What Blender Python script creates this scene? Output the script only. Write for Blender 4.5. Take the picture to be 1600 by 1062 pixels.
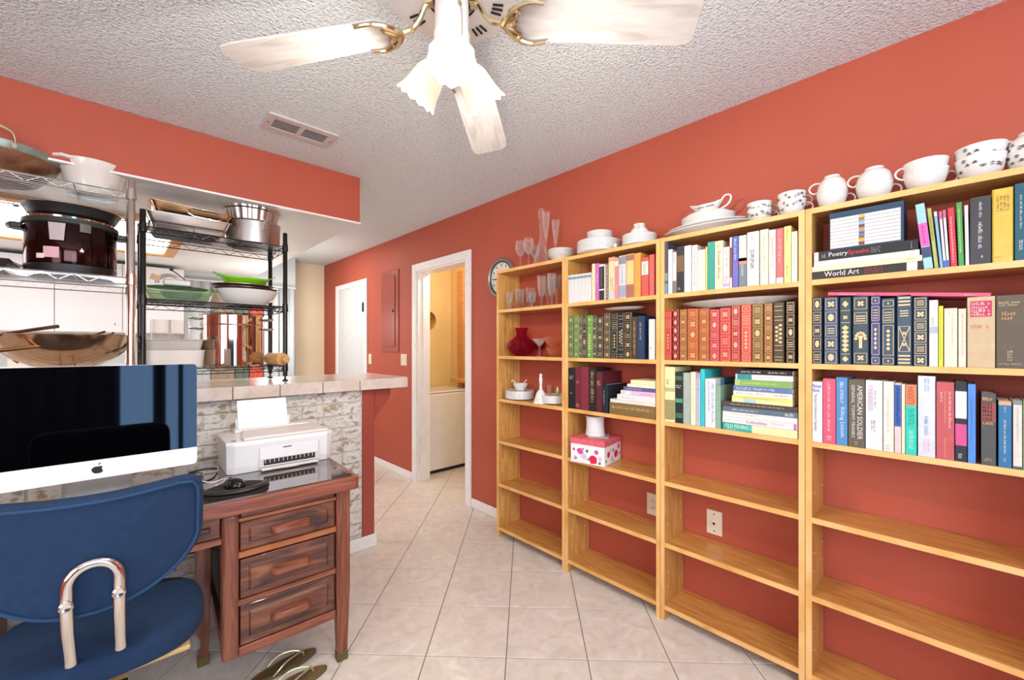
import bpy, bmesh, math, random
from mathutils import Vector, Matrix
for o in list(bpy.data.objects): bpy.data.objects.remove(o)
S = bpy.context.scene
COL = S.collection
PI = math.pi
R = math.radians
rnd = random.Random(7)

# ------------------------------------------------------------------ camera
# the room's axes: +X along the counter (to the right), +Y along the bookcase wall (away), +Z up
F, CX, HY, AZ, CH = 652.0, 800.0, 541.0, R(43.4), 1.31
SA, CA = math.sin(AZ), math.cos(AZ)
cam = bpy.data.cameras.new('camera'); cam.sensor_width = 36; cam.lens = 36 * F / 1600
cam.shift_y = 10 / 1600; cam.clip_start = .02
co = bpy.data.objects.new('camera', cam); COL.objects.link(co)
co.location = (0, 0, CH); co.rotation_euler = (R(90), 0, -AZ)
S.camera = co

# ------------------------------------------------------------------ world, exposure, lights
S.view_settings.view_transform = 'Standard'; S.view_settings.look = 'None'
S.view_settings.exposure = .16; S.view_settings.gamma = 1; S.view_settings.use_curve_mapping = False
W = bpy.data.worlds.new('world'); S.world = W; W.use_nodes = True
wb = W.node_tree.nodes['Background']
wb.inputs[0].default_value = (.30, .55, 1, 1); wb.inputs[1].default_value = 6

def area(name, loc, rot, sx, sy, power, col=(1, 1, 1)):
    l = bpy.data.lights.new(name, 'AREA'); l.shape = 'RECTANGLE'; l.size = sx; l.size_y = sy
    l.energy = power; l.color = col
    o = bpy.data.objects.new(name, l); COL.objects.link(o); o.location = loc; o.rotation_euler = rot
    return o
def point(name, loc, power, col=(1, 1, 1), r=.03):
    l = bpy.data.lights.new(name, 'POINT'); l.energy = power; l.color = col; l.shadow_soft_size = r
    o = bpy.data.objects.new(name, l); COL.objects.link(o); o.location = loc
    return o
# daylight through the glazed doors behind the camera
area('window_light', (-.3, -1.6, 1.78), (R(90), 0, 0), 2.2, .95, 62, (.88, .95, 1))
area('side_fill_light', (-1.72, .2, 1.45), (R(90), 0, R(-90)), 1.8, 1.3, 36, (.9, .96, 1))  # added fill from the left; that wall has no window
area('kitchen_fill_light', (-1.5, 4.3, 1.5), (R(90), 0, R(-90)), 1.2, 1.0, 15, (.97, .98, 1))  # added lamp brightening the kitchen; no window stands there
area('hall_light', (1.45, 4.8, 2.42), (0, 0, 0), .6, .6, 7.5, (1, .95, .85))
point('laundry_bulb', (2.5, 3.3, 2.2), 17, (1, .9, .72), .05)
point('hall_fill_light', (1.2, 5.0, 1.6), 16, (1, .95, .88), .15)  # added lamp lifting the brightness of the far end wall

# ------------------------------------------------------------------ helpers: picture -> place
def ray(px):
    t = (px - CX) / F
    return SA + CA * t, CA - SA * t
def on_x(px, py, X):            # hit the plane X = const: (Y, z, depth)
    r = ray(px); d = X / r[0]; return r[1] * d, CH - (py - HY) / F * d, d
def on_y(px, py, Y):            # hit the plane Y = const: (X, z, depth)
    r = ray(px); d = Y / r[1]; return r[0] * d, CH - (py - HY) / F * d, d
def on_z(px, py, z):
    r = ray(px); d = F * (CH - z) / (py - HY); return r[0] * d, r[1] * d, d
def pr(X, Y, z):
    d = SA * X + CA * Y
    if d < .05: return None
    return CX + F * (CA * X - SA * Y) / d, HY + (CH - z) * F / d, d

# ------------------------------------------------------------------ helpers: materials
def lin(c):
    if isinstance(c, str):
        c = c.lstrip('#'); c = [int(c[i:i + 2], 16) / 255 for i in (0, 2, 4)]
    return [(x / 12.92 if x <= .04045 else ((x + .055) / 1.055) ** 2.4) for x in c[:3]] + [1]
MATS = {}
def bsdf(name):
    m = bpy.data.materials.new(name); m.use_nodes = True
    return m, m.node_tree, m.node_tree.nodes['Principled BSDF']
def mat(name, col, rough=.5, metal=0, coat=0, trans=0, ior=1.45, noise=.06, nscale=12, bump=0, bscale=80, emis=None, estr=0, alpha=1, spec=.5, sheen=0):
    if name in MATS: return MATS[name]
    m, nt, b = bsdf(name); c = lin(col)
    b.inputs['Roughness'].default_value = rough; b.inputs['Metallic'].default_value = metal
    b.inputs['Coat Weight'].default_value = coat; b.inputs['Transmission Weight'].default_value = trans
    b.inputs['IOR'].default_value = ior; b.inputs['Specular IOR Level'].default_value = spec
    b.inputs['Sheen Weight'].default_value = sheen
    if noise and not trans:
        tc = nt.nodes.new('ShaderNodeTexCoord'); n = nt.nodes.new('ShaderNodeTexNoise')
        n.inputs['Scale'].default_value = nscale; n.inputs['Detail'].default_value = 4
        nt.links.new(tc.outputs['Object'], n.inputs['Vector'])
        r = nt.nodes.new('ShaderNodeValToRGB')
        lo = [x * (1 - noise) for x in c[:3]] + [1]; hi = [min(1, x * (1 + noise)) for x in c[:3]] + [1]
        r.color_ramp.elements[0].position = .3; r.color_ramp.elements[1].position = .7
        r.color_ramp.elements[0].color = lo; r.color_ramp.elements[1].color = hi
        nt.links.new(n.outputs['Fac'], r.inputs['Fac']); nt.links.new(r.outputs['Color'], b.inputs['Base Color'])
    else: b.inputs['Base Color'].default_value = c
    if bump:
        tc = nt.nodes.new('ShaderNodeTexCoord'); n = nt.nodes.new('ShaderNodeTexNoise')
        n.inputs['Scale'].default_value = bscale; n.inputs['Detail'].default_value = 3
        nt.links.new(tc.outputs['Object'], n.inputs['Vector'])
        bp = nt.nodes.new('ShaderNodeBump'); bp.inputs['Strength'].default_value = bump; bp.inputs['Distance'].default_value = .01
        nt.links.new(n.outputs['Fac'], bp.inputs['Height']); nt.links.new(bp.outputs['Normal'], b.inputs['Normal'])
    if emis: b.inputs['Emission Color'].default_value = lin(emis); b.inputs['Emission Strength'].default_value = estr
    MATS[name] = m; return m
def ramp_mat(name, cols, scale, stretch, rough=.45, dist=1.5, coat=0, detail=5, bump=0, random_shift=False, coord='Object', poss=None, rot=(0, 0, 0)):
    if name in MATS: return MATS[name]
    m, nt, b = bsdf(name); b.inputs['Roughness'].default_value = rough; b.inputs['Coat Weight'].default_value = coat
    tc = nt.nodes.new('ShaderNodeTexCoord'); mp = nt.nodes.new('ShaderNodeMapping'); n = nt.nodes.new('ShaderNodeTexNoise')
    mp.inputs['Scale'].default_value = stretch; mp.inputs['Rotation'].default_value = rot
    n.inputs['Scale'].default_value = scale; n.inputs['Detail'].default_value = detail; n.inputs['Distortion'].default_value = dist
    nt.links.new(tc.outputs[coord], mp.inputs['Vector'])
    if random_shift:
        oi = nt.nodes.new('ShaderNodeObjectInfo'); ml = nt.nodes.new('ShaderNodeMath'); ml.operation = 'MULTIPLY'; ml.inputs[1].default_value = 37
        nt.links.new(oi.outputs['Random'], ml.inputs[0]); nt.links.new(ml.outputs[0], mp.inputs['Location'])
    nt.links.new(mp.outputs['Vector'], n.inputs['Vector'])
    r = nt.nodes.new('ShaderNodeValToRGB'); els = r.color_ramp.elements
    k = len(cols)
    for i in range(k - 2): els.new(.5)
    for i, c in enumerate(cols):
        els[i].position = poss[i] if poss else .3 + .4 * i / (k - 1)
        els[i].color = lin(c)
    nt.links.new(n.outputs['Fac'], r.inputs['Fac']); nt.links.new(r.outputs['Color'], b.inputs['Base Color'])
    if bump:
        bp = nt.nodes.new('ShaderNodeBump'); bp.inputs['Strength'].default_value = bump; bp.inputs['Distance'].default_value = .005
        nt.links.new(n.outputs['Fac'], bp.inputs['Height']); nt.links.new(bp.outputs['Normal'], b.inputs['Normal'])
    MATS[name] = m; return m

M = {}
M['red'] = mat('red_wall_paint', '#B55640', .6, noise=.04, nscale=2, bump=.12, bscale=160)
M['redtrim'] = mat('red_gloss_paint', '#A54E3F', .35, noise=.04, nscale=3)
def popcorn():
    m, nt, b = bsdf('popcorn_ceiling'); b.inputs['Roughness'].default_value = .95
    tc = nt.nodes.new('ShaderNodeTexCoord')
    n = nt.nodes.new('ShaderNodeTexNoise'); n.inputs['Scale'].default_value = 75; n.inputs['Detail'].default_value = 3; n.inputs['Roughness'].default_value = .6
    v = nt.nodes.new('ShaderNodeTexVoronoi'); v.inputs['Scale'].default_value = 110
    for x in (n, v): nt.links.new(tc.outputs['Object'], x.inputs['Vector'])
    mx = nt.nodes.new('ShaderNodeMath'); mx.operation = 'SUBTRACT'; nt.links.new(n.outputs['Fac'], mx.inputs[0])
    ms = nt.nodes.new('ShaderNodeMath'); ms.operation = 'MULTIPLY'; ms.inputs[1].default_value = .5
    nt.links.new(v.outputs['Distance'], ms.inputs[0]); nt.links.new(ms.outputs[0], mx.inputs[1])
    bp = nt.nodes.new('ShaderNodeBump'); bp.inputs['Strength'].default_value = .9; bp.inputs['Distance'].default_value = .012
    nt.links.new(mx.outputs[0], bp.inputs['Height']); nt.links.new(bp.outputs['Normal'], b.inputs['Normal'])
    r = nt.nodes.new('ShaderNodeValToRGB'); r.color_ramp.elements[0].position = .2; r.color_ramp.elements[1].position = .5
    r.color_ramp.elements[0].color = lin('#B6BFC0'); r.color_ramp.elements[1].color = lin('#E6EDEE')
    nt.links.new(n.outputs['Fac'], r.inputs['Fac']); nt.links.new(r.outputs['Color'], b.inputs['Base Color'])
    return m
M['pop'] = popcorn()
M['white'] = mat('white_wall_paint', '#E2E3E2', .6, noise=.02)
M['trim'] = mat('white_trim_paint', '#F2EEEA', .4, noise=.03, nscale=20)
M['oldtrim'] = ramp_mat('chipped_white_trim', ['#A99E90', '#EDE8E2', '#F4F0EC'], 9, (1, 1, .3), .45, 2, poss=[.25, .33, .6])
M['greywall'] = mat('pale_grey_paint', '#C9D0D4', .6, noise=.03)
M['yellow'] = mat('yellow_wall_paint', '#E4CA8C', .6, noise=.04, nscale=3)
M['cream'] = mat('cream_wall_paint', '#F3E6C6', .6, noise=.04, nscale=2)
M['grout'] = mat('brown_grout', '#7C6C62', .9)
M['tile'] = ramp_mat('beige_floor_tile', ['#CDC1B6', '#D9CEC3', '#E0D6CC', '#ECE4DB'], 11, (1, 1, 1), .32, 1.4, detail=9, random_shift=True, poss=[.25, .45, .6, .78], bump=.05)
M['ctile'] = ramp_mat('beige_counter_tile', ['#D2C0B2', '#DCCDC1', '#E4D8CE'], 8, (1, 1, 1), .22, 1.5, detail=7, random_shift=True)
M['brick'] = ramp_mat('whitewashed_brick', ['#A39684', '#CFC2AF', '#DEDAD2', '#E4E0D9', '#BDBBB4'], 22, (1, 1, 1.6), .85, .15, detail=9, random_shift=True, bump=.5, poss=[.36, .43, .49, .58, .68])
M['mortar'] = mat('pale_mortar', '#D8D3CA', .95, noise=.15, nscale=30)
oakc = ['#A06C30', '#C48E48', '#D3A056', '#DEAE68']
M['oakv'] = ramp_mat('oak_upright', oakc, 11, (5, 5, .3), .4, 2.0, coat=.15, random_shift=True, poss=[.25, .42, .55, .72])
M['oakh'] = ramp_mat('oak_shelf', ['#9C6428', '#BC8040', '#CB914C', '#D8A462'], 11, (5, .3, 5), .33, 2.0, coat=.2, random_shift=True, poss=[.25, .42, .55, .72])
M['oake'] = ramp_mat('oak_front_edge', ['#D69C52', '#E8B36C', '#F0C082'], 9, (3, .5, .5), .4, .8, random_shift=True)
M['mahog'] = ramp_mat('mahogany_frame', ['#57291A', '#753D28', '#8A5036'], 8, (6, 6, .5), .38, 1.3, coat=.3)
M['mahogh'] = ramp_mat('mahogany_rail', ['#602D1C', '#7F442E', '#97593F'], 8, (.5, 6, 6), .38, 1.3, coat=.3)
M['draw'] = ramp_mat('worn_mahogany_drawer', ['#3A2018', '#573125', '#74452F', '#96603C'], 4, (1, 3, 5), .42, 1.6, coat=.2, poss=[.3, .45, .6, .75])
M['orail'] = ramp_mat('orange_wood_rail', ['#94522E', '#AD6A3E'], 8, (.5, 6, 6), .4)
M['dtop'] = ramp_mat('dark_desktop_under_glass', ['#2E211E', '#463530', '#5A443C'], 5, (.5, 4, 4), .06, 1.5, coat=1)
M['chrome'] = mat('chrome', '#D8D2CC', .14, 1, noise=0)
M['steel'] = mat('polished_steel', '#D6CFC8', .1, 1, noise=0)
M['alu'] = mat('dull_aluminium', '#B9B7B5', .32, 1, noise=.12, nscale=6)
M['brass'] = mat('antique_brass', '#D9CCA8', .2, 1, noise=0)
M['copper'] = mat('bronze_tinted_steel', '#C79A66', .2, 1, noise=0)
M['black'] = mat('black_enamel', '#141414', .3, noise=0)
M['bplas'] = mat('black_plastic', '#1B1B1C', .45, noise=.1)
M['dgrey'] = mat('dark_grey_metal', '#3C3E41', .4, .6)
M['wplas'] = mat('white_plastic', '#E2E1E1', .3, noise=.01)
M['gplas'] = mat('light_grey_plastic', '#CFC6C1', .4, noise=.02)
M['china'] = mat('white_china', '#E6E4DF', .12, noise=.01, coat=.5)
M['chinag'] = mat('grey_china_rim', '#7E868A', .3, noise=0)
M['cwhite'] = mat('off_white_ceramic', '#EAE4DA', .15, noise=.03, coat=.5)
M['navy'] = mat('navy_upholstery', '#0F2B4A', .9, noise=.12, nscale=60, bump=.15, bscale=400)
M['piping'] = mat('navy_piping', '#16395C', .8, noise=.1, nscale=60)
def glassy(name, col, body, rough=.02, lo=.04, hi=.6):
    """thin-walled glass: tinted transparency, glossier and denser towards its edges"""
    m = bpy.data.materials.new(name); m.use_nodes = True; nt = m.node_tree; out = nt.nodes['Material Output']
    g = nt.nodes['Principled BSDF']; g.inputs['Roughness'].default_value = rough; g.inputs['Base Color'].default_value = lin(body)
    g.inputs['Specular IOR Level'].default_value = .9; g.inputs['IOR'].default_value = 1.6
    t = nt.nodes.new('ShaderNodeBsdfTransparent'); t.inputs[0].default_value = lin(col)
    fr = nt.nodes.new('ShaderNodeLayerWeight'); fr.inputs['Blend'].default_value = .28
    mr = nt.nodes.new('ShaderNodeMapRange'); mr.inputs[3].default_value = lo; mr.inputs[4].default_value = hi
    nt.links.new(fr.outputs['Facing'], mr.inputs[0])
    mx = nt.nodes.new('ShaderNodeMixShader'); nt.links.new(mr.outputs[0], mx.inputs[0])
    nt.links.new(t.outputs[0], mx.inputs[1]); nt.links.new(g.outputs[0], mx.inputs[2]); nt.links.new(mx.outputs[0], out.inputs[0])
    return m
M['glass'] = glassy('clear_glass', '#FBFAF9', '#F2EDE8', hi=.5)
M['aglass'] = glassy('amber_glass', '#F8DCC0', '#E9B896')
M['cran'] = glassy('cranberry_glass', '#E86A88', '#B8284E', lo=.08, hi=.42)
M['gglass'] = glassy('green_tinted_glass', '#E6F4E0', '#A9CFA0', lo=.05, hi=.5)
M['screen'] = mat('dark_glossy_screen', '#020203', .03, noise=0, spec=.6)
M['gold'] = mat('gilt_stamping', '#D2B887', .4, .35, noise=.1, nscale=200)
M['paper'] = mat('book_pages', '#E9E0CC', .9, noise=.08, nscale=150)
M['papw'] = mat('white_paper', '#F4F3F3', .8, noise=0)
M['socket'] = mat('dark_holes', '#2A2522', .8, noise=0)
M['ivory'] = mat('ivory_plastic', '#E6DCC0', .35, noise=0)
M['shade'] = mat('lit_frosted_glass', '#CFC6B8', .3, noise=0, emis='#FFE9C8', estr=.6)
M['bulb'] = mat('lit_bulb', '#FFFFFF', .3, noise=0, emis='#FFF2DC', estr=8)
M['blade'] = ramp_mat('whitewashed_fan_blade', ['#B5AEA8', '#C9C4C0', '#D6D2CE'], 6, (1, 5, 5), .4, .8)
M['wlight'] = ramp_mat('light_wood_frame', ['#C08A4E', '#D8A668'], 7, (4, 4, 4), .5)
M['lightbox'] = mat('lit_diffuser', '#FFFFFF', .6, noise=0, emis='#FFFFFF', estr=3.2)
def cm(c, rough=.55, **k):
    v = [int(c[i:i + 2], 16) for i in (1, 3, 5)]
    if min(v) > 200: c = '#' + ''.join('%02X' % int(x * .92) for x in v)
    return mat('cover_' + c.lstrip('#'), c, rough, noise=.07, nscale=40, **k)

# ------------------------------------------------------------------ helpers: meshes and objects
class MB:
    def __init__(s): s.v = []; s.f = []; s.mi = []; s.cur = 0
    def m(s, i): s.cur = i; return s
    def face(s, ids): s.f.append(tuple(ids)); s.mi.append(s.cur)
    def poly(s, pts):
        n = len(s.v); s.v += [tuple(p) for p in pts]; s.face(range(n, n + len(pts))); return s
    def box(s, x0, x1, y0, y1, z0, z1):
        n = len(s.v)
        s.v += [(x0, y0, z0), (x1, y0, z0), (x1, y1, z0), (x0, y1, z0), (x0, y0, z1), (x1, y0, z1), (x1, y1, z1), (x0, y1, z1)]
        for q in ((3, 2, 1, 0), (4, 5, 6, 7), (0, 1, 5, 4), (1, 2, 6, 5), (2, 3, 7, 6), (3, 0, 4, 7)): s.face([n + i for i in q])
        return s
    def prism(s, pts, a, b, axis='z'):          # polygon pts (2-D) extruded a..b along the axis
        def P(p, t): return {'z': (p[0], p[1], t), 'y': (p[0], t, p[1]), 'x': (t, p[0], p[1])}[axis]
        n = len(s.v); k = len(pts)
        s.v += [P(p, a) for p in pts] + [P(p, b) for p in pts]
        s.face(range(n + k - 1, n - 1, -1)); s.face(range(n + k, n + 2 * k))
        for i in range(k): j = (i + 1) % k; s.face((n + i, n + j, n + k + j, n + k + i))
        return s
    def lathe(s, prof, n=24, c=(0, 0, 0), sx=1, sy=1, a0=0, flute=0, fn=0, cap=True):
        base = len(s.v)
        for r, z in prof:
            for i in range(n):
                a = a0 + 2 * PI * i / n; rr = r * (1 + flute * math.cos(fn * a)) if flute else r
                s.v.append((c[0] + rr * sx * math.cos(a), c[1] + rr * sy * math.sin(a), c[2] + z))
        for k in range(len(prof) - 1):
            for i in range(n):
                j = (i + 1) % n; s.face((base + k * n + i, base + k * n + j, base + (k + 1) * n + j, base + (k + 1) * n + i))
        if not cap: return s
        if prof[0][0] > 1e-5: s.face([base + i for i in range(n - 1, -1, -1)])
        if prof[-1][0] > 1e-5: s.face([base + (len(prof) - 1) * n + i for i in range(n)])
        return s
    def tube(s, pts, r, n=6, closed=False, r1=None):
        pts = [Vector(p) for p in pts]; k = len(pts); base = len(s.v); up = None
        for i, p in enumerate(pts):
            if closed: t = pts[(i + 1) % k] - pts[i - 1]
            else: t = pts[min(i + 1, k - 1)] - pts[max(i - 1, 0)]
            t.normalize()
            if up is None: up = t.orthogonal().normalized()
            else:
                up = up - t * up.dot(t)
                up = up.normalized() if up.length > 1e-6 else t.orthogonal().normalized()
            w = t.cross(up); rr = r if r1 is None else r + (r1 - r) * i / (k - 1)
            for q in range(n):
                a = 2 * PI * q / n; s.v.append(tuple(p + (up * math.cos(a) + w * math.sin(a)) * rr))
        for i in range(k if closed else k - 1):
            for q in range(n):
                a, b = base + i * n, base + ((i + 1) % k) * n; z = (q + 1) % n
                s.face((a + q, a + z, b + z, b + q))
        if not closed:
            s.face([base + q for q in range(n - 1, -1, -1)]); s.face([base + (k - 1) * n + q for q in range(n)])
        return s
    def build(s, name, mats, parent=None, smooth=False, bevel=0, seg=2, loc=None, rot=None, solid=0, subsurf=0, fixn=True, angle=40):
        me = bpy.data.meshes.new(name); me.from_pydata(s.v, [], s.f)
        if not isinstance(mats, (list, tuple)): mats = [mats]
        for m in mats: me.materials.append(m)
        if len(mats) > 1: me.polygons.foreach_set('material_index', s.mi)
        if fixn:
            bm = bmesh.new(); bm.from_mesh(me); bmesh.ops.recalc_face_normals(bm, faces=bm.faces); bm.to_mesh(me); bm.free()
        if smooth:
            me.shade_smooth() if hasattr(me, 'shade_smooth') else me.polygons.foreach_set('use_smooth', [True] * len(me.polygons))
            if angle:
                try: me.set_sharp_from_angle(angle=R(angle))
                except Exception: pass
        return link(name, me, parent, bevel, seg, loc, rot, solid, subsurf)
def link(name, me, parent=None, bevel=0, seg=2, loc=None, rot=None, solid=0, subsurf=0):
    o = bpy.data.objects.new(name, me); COL.objects.link(o)
    if parent: o.parent = parent
    if loc: o.location = loc
    if rot: o.rotation_euler = rot
    if solid: d = o.modifiers.new('thickness', 'SOLIDIFY'); d.thickness = solid; d.offset = 0
    if bevel: b = o.modifiers.new('edges', 'BEVEL'); b.width = bevel; b.segments = seg; b.limit_method = 'ANGLE'; b.angle_limit = R(40)
    if subsurf: d = o.modifiers.new('smooth', 'SUBSURF'); d.levels = subsurf; d.render_levels = subsurf
    return o
def spath(pts, n=5):
    """the points joined by a smooth curve"""
    P_ = [Vector(p) for p in pts]; out_ = []
    for i in range(len(P_) - 1):
        p0, p1, p2, p3 = P_[max(i - 1, 0)], P_[i], P_[i + 1], P_[min(i + 2, len(P_) - 1)]
        for k in range(n):
            t = k / n; out_.append(.5 * ((2 * p1) + (p2 - p0) * t + (2 * p0 - 5 * p1 + 4 * p2 - p3) * t * t + (3 * p1 - p0 - 3 * p2 + p3) * t ** 3))
    return out_ + [P_[-1]]
LABELS = {}
def tag(o, label, cat, group=None):
    o['label'] = label; o['category'] = cat
    if group: o['group'] = group
    LABELS.setdefault(label, []).append(o.name)
    return o
def thing(name, label, cat, loc=(0, 0, 0), rz=0, group=None):
    o = bpy.data.objects.new(name, None); COL.objects.link(o); o.location = loc; o.rotation_euler = (0, 0, rz)
    o.empty_display_size = .05
    return tag(o, label, cat, group)
def struct(o): o['kind'] = 'structure'; return o
def dup(root, loc=None, rz=None, label=None, cat=None, group=None):
    r = root.copy(); COL.objects.link(r)
    if loc is not None: r.location = loc
    if rz is not None: r.rotation_euler = (0, 0, rz)
    if label: r['label'] = label; LABELS.setdefault(label, []).append(r.name)
    if group: r['group'] = group
    for ch in [c for c in bpy.data.objects if c.parent == root]:
        c = ch.copy(); COL.objects.link(c); c.parent = r
        for g in [x for x in bpy.data.objects if x.parent == ch]:
            d = g.copy(); COL.objects.link(d); d.parent = c
    return r
def boxo(name, m, x0, x1, y0, y1, z0, z1, parent=None, bevel=0, seg=1):
    return MB().box(x0, x1, y0, y1, z0, z1).build(name, m, parent, bevel=bevel, seg=seg)
DG = None
def text_mesh(body, size, m, name, parent, origin, ex, ez, width=None, height=None, align='LEFT', bold=0):
    """flat lettering: ex = reading direction, ez = up of the letters (unit vectors)"""
    cu = bpy.data.curves.new(name, 'FONT'); cu.body = body; cu.size = size; cu.resolution_u = 2; cu.extrude = .0002; cu.offset = bold * size
    cu.align_x = 'LEFT'; cu.align_y = 'BOTTOM_BASELINE'
    o = bpy.data.objects.new(name, cu); COL.objects.link(o)
    dg = bpy.context.evaluated_depsgraph_get(); me = bpy.data.meshes.new_from_object(o.evaluated_get(dg))
    bpy.data.objects.remove(o); bpy.data.curves.remove(cu)
    xs = [v.co.x for v in me.vertices]; ys = [v.co.y for v in me.vertices]
    if not xs: return None
    x0, x1, y0, y1 = min(xs), max(xs), min(ys), max(ys)
    sx = (width / (x1 - x0)) if width else 1; sy = (height / (y1 - y0)) if height else (sx if width and not height else 1)
    ex, ez, og = Vector(ex), Vector(ez), Vector(origin); nn = ex.cross(ez)
    for v in me.vertices:
        v.co = og + ex * ((v.co.x - x0) * sx) + ez * ((v.co.y - y0) * sy) + nn * v.co.z
    me.materials.clear(); me.materials.append(m)
    return link(name, me, parent)

# ================================================================== THE ROOM
XW, XB = 2.11, 1.90           # right wall, front of the bookcases
YH, YHW = 2.735, 2.62         # header plane, half-wall face
ZC, ZS = 2.44, 2.136          # ceiling, kitchen ceiling
X0, YB, YK, YE = -1.8, -1.7, 5.77, 6.07

# floor: grout slab and 45-degree tiles
fl = struct(boxo('floor', M['grout'], X0 - .1, 3.2, YB - .1, 6.3, -.06, -.0025))
TP, TA, TO = .3415, R(-45.3), (1.19, 1.294)
tm = MB()
g, b_ = TP / 2 - .002, TP / 2 - .0035
tm.v = [(-g, -g, -.012), (g, -g, -.012), (g, g, -.012), (-g, g, -.012), (-g, -g, -.0012), (g, -g, -.0012), (g, g, -.0012), (-g, g, -.0012),
        (-b_, -b_, 0), (b_, -b_, 0), (b_, b_, 0), (-b_, b_, 0)]
for q in ((0, 1, 5, 4), (1, 2, 6, 5), (2, 3, 7, 6), (3, 0, 4, 7), (4, 5, 9, 8), (5, 6, 10, 9), (6, 7, 11, 10), (7, 4, 8, 11), (8, 9, 10, 11)): tm.face(q)
tile_me = bpy.data.meshes.new('tile'); tile_me.from_pydata(tm.v, [], tm.f); tile_me.materials.append(M['tile'])
cells = []
for i in range(-18, 20):
    for j in range(-18, 20):
        u, w = (i + .5) * TP, (j + .5) * TP
        x = TO[0] + u * math.cos(TA) - w * math.sin(TA); y = TO[1] + u * math.sin(TA) + w * math.cos(TA)
        if not (X0 - .1 < x < 3.1 and YB < y < 6.2): continue
        if x > 2.4 and not (2.4 < y < 4.5): continue
        p = pr(x, y, 0); vis = False
        if p and -150 < p[0] < 1750 and p[1] < 1250 and not (x < .9 and y > 2.9): vis = True
        cells.append((0 if vis else 1, p[2] if p else 9, x, y))
cells.sort()
rest = MB()
for k, (nv, d, x, y) in enumerate(cells):
    if k < 290 and not nv:
        t = link('tile', tile_me, fl, loc=(x, y, 0), rot=(0, 0, TA))
    else:
        n = len(rest.v); c, s_ = math.cos(TA), math.sin(TA)
        rest.v += [(x + a * c - b * s_, y + a * s_ + b * c, z) for a, b, z in tm.v]
        for q in tm.f: rest.face([n + i for i in q])
o = rest.build('tiles', M['tile'], fl, fixn=False); o['kind'] = 'stuff'

# walls
def wall(name, m, *b, **k): return struct(boxo(name, m, *b, **k))
# right wall with the laundry doorway (pantry door sits on its face)
DY0, DY1, DZ = 2.775, 3.575, 2.04
w = MB().box(XW, XW + .12, YB, DY0, 0, ZC).box(XW, XW + .12, DY1, YE, 0, ZC).box(XW, XW + .12, DY0, DY1, DZ, ZC)
struct(w.build('wall_right', M['red']))
wall('wall_end', M['cream'], X0, XW, YE, YE + .1, 0, ZC)
wall('wall_kitchen', M['greywall'], X0, 1.65, YK, YK + .1, 0, ZC)
wall('wall_left', M['red'], X0 - .1, X0, YB, YE, 0, ZC)
# back wall with a wide glazed opening
struct(MB().box(X0, -1.5, YB - .1, YB, 0, ZC).box(.75, XW + .12, YB - .1, YB, 0, ZC).box(-1.5, .75, YB - .1, YB, 2.1, ZC).box(-1.5, .75, YB - .1, YB, 0, .08).build('wall_back', M['red']))
# header over the counter (the front of the lowered kitchen ceiling) and the soffit behind it
wall('wall_header', M['red'], X0, 1.182, YH, YH + .02, ZS + .005, ZC - .002)
wall('ceiling_kitchen', M['white'], X0, 1.18, YH + .021, YK, ZS, ZS + .02)
wall('highlight_header', M['trim'], X0, 1.186, YH - .004, YH + .02, ZS - .006, ZS + .004)  # thin highlight along the header's lower edge, built as a white strip
wall('ceiling_soffit', M['pop'], 1.165, 1.186, YH + .02, YK, ZS + .004, ZC - .002)
wall('ceiling', M['pop'], X0 - .1, XW + .12, YB - .1, YE + .1, ZC, ZC + .08)
# laundry room shell
wall('wall_laundry_back', M['yellow'], XW + .12, 3.1, 4.25, 4.35, 0, ZC)
wall('wall_laundry_side', M['yellow'], 2.98, 3.08, 2.3, 4.25, 0, ZC)
wall('wall_laundry_front', M['yellow'], XW + .12, 3.1, 2.3, 2.4, 0, ZC)
wall('ceiling_laundry', M['white'], XW + .12, 3.1, 2.3, 4.35, ZC, ZC + .08)
# half wall under the counter
HWX = 1.232
hw = wall('wall_counter', M['mortar'], X0, 1.15, YHW + .012, 2.78, 0, 1.032)
wall('wall_counter_end', M['redtrim'], 1.15, HWX, YHW, 2.80, 0, 1.032, bevel=.006)
# bricks on it
BW, BH, BG = .235, .078, .008
row = 0; z = .098
bm_cache = {}
while z < 1.03:
    off = (row % 2) * BW / 2; x = -1.8 - off
    while x < 1.15:
        x0, x1 = max(x, -1.8) + BG / 2, min(x + BW, 1.149) - BG / 2
        hh = min(BH, 1.031 - z)
        if x1 - x0 > .02 and hh > .015:
            key = (round(x1 - x0, 4), round(hh, 3), rnd.randrange(3))
            if key not in bm_cache:
                L, H_ = (x1 - x0) / 2, hh - BG; q = MB(); n = 5; t = .012
                q.box(-L, L, -t + rnd.uniform(0, .002), 0, 0, H_)
                me = q.build('brick', M['brick'], hw, bevel=.003, seg=1); bm_cache[key] = me.data; ob = me
            else: ob = link('brick', bm_cache[key], hw, bevel=.003, seg=1)
            ob.location = ((x0 + x1) / 2, YHW + .012 + rnd.uniform(-.0005, .002), z + BG / 2)
        x += BW
    z += BH; row += 1
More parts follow.
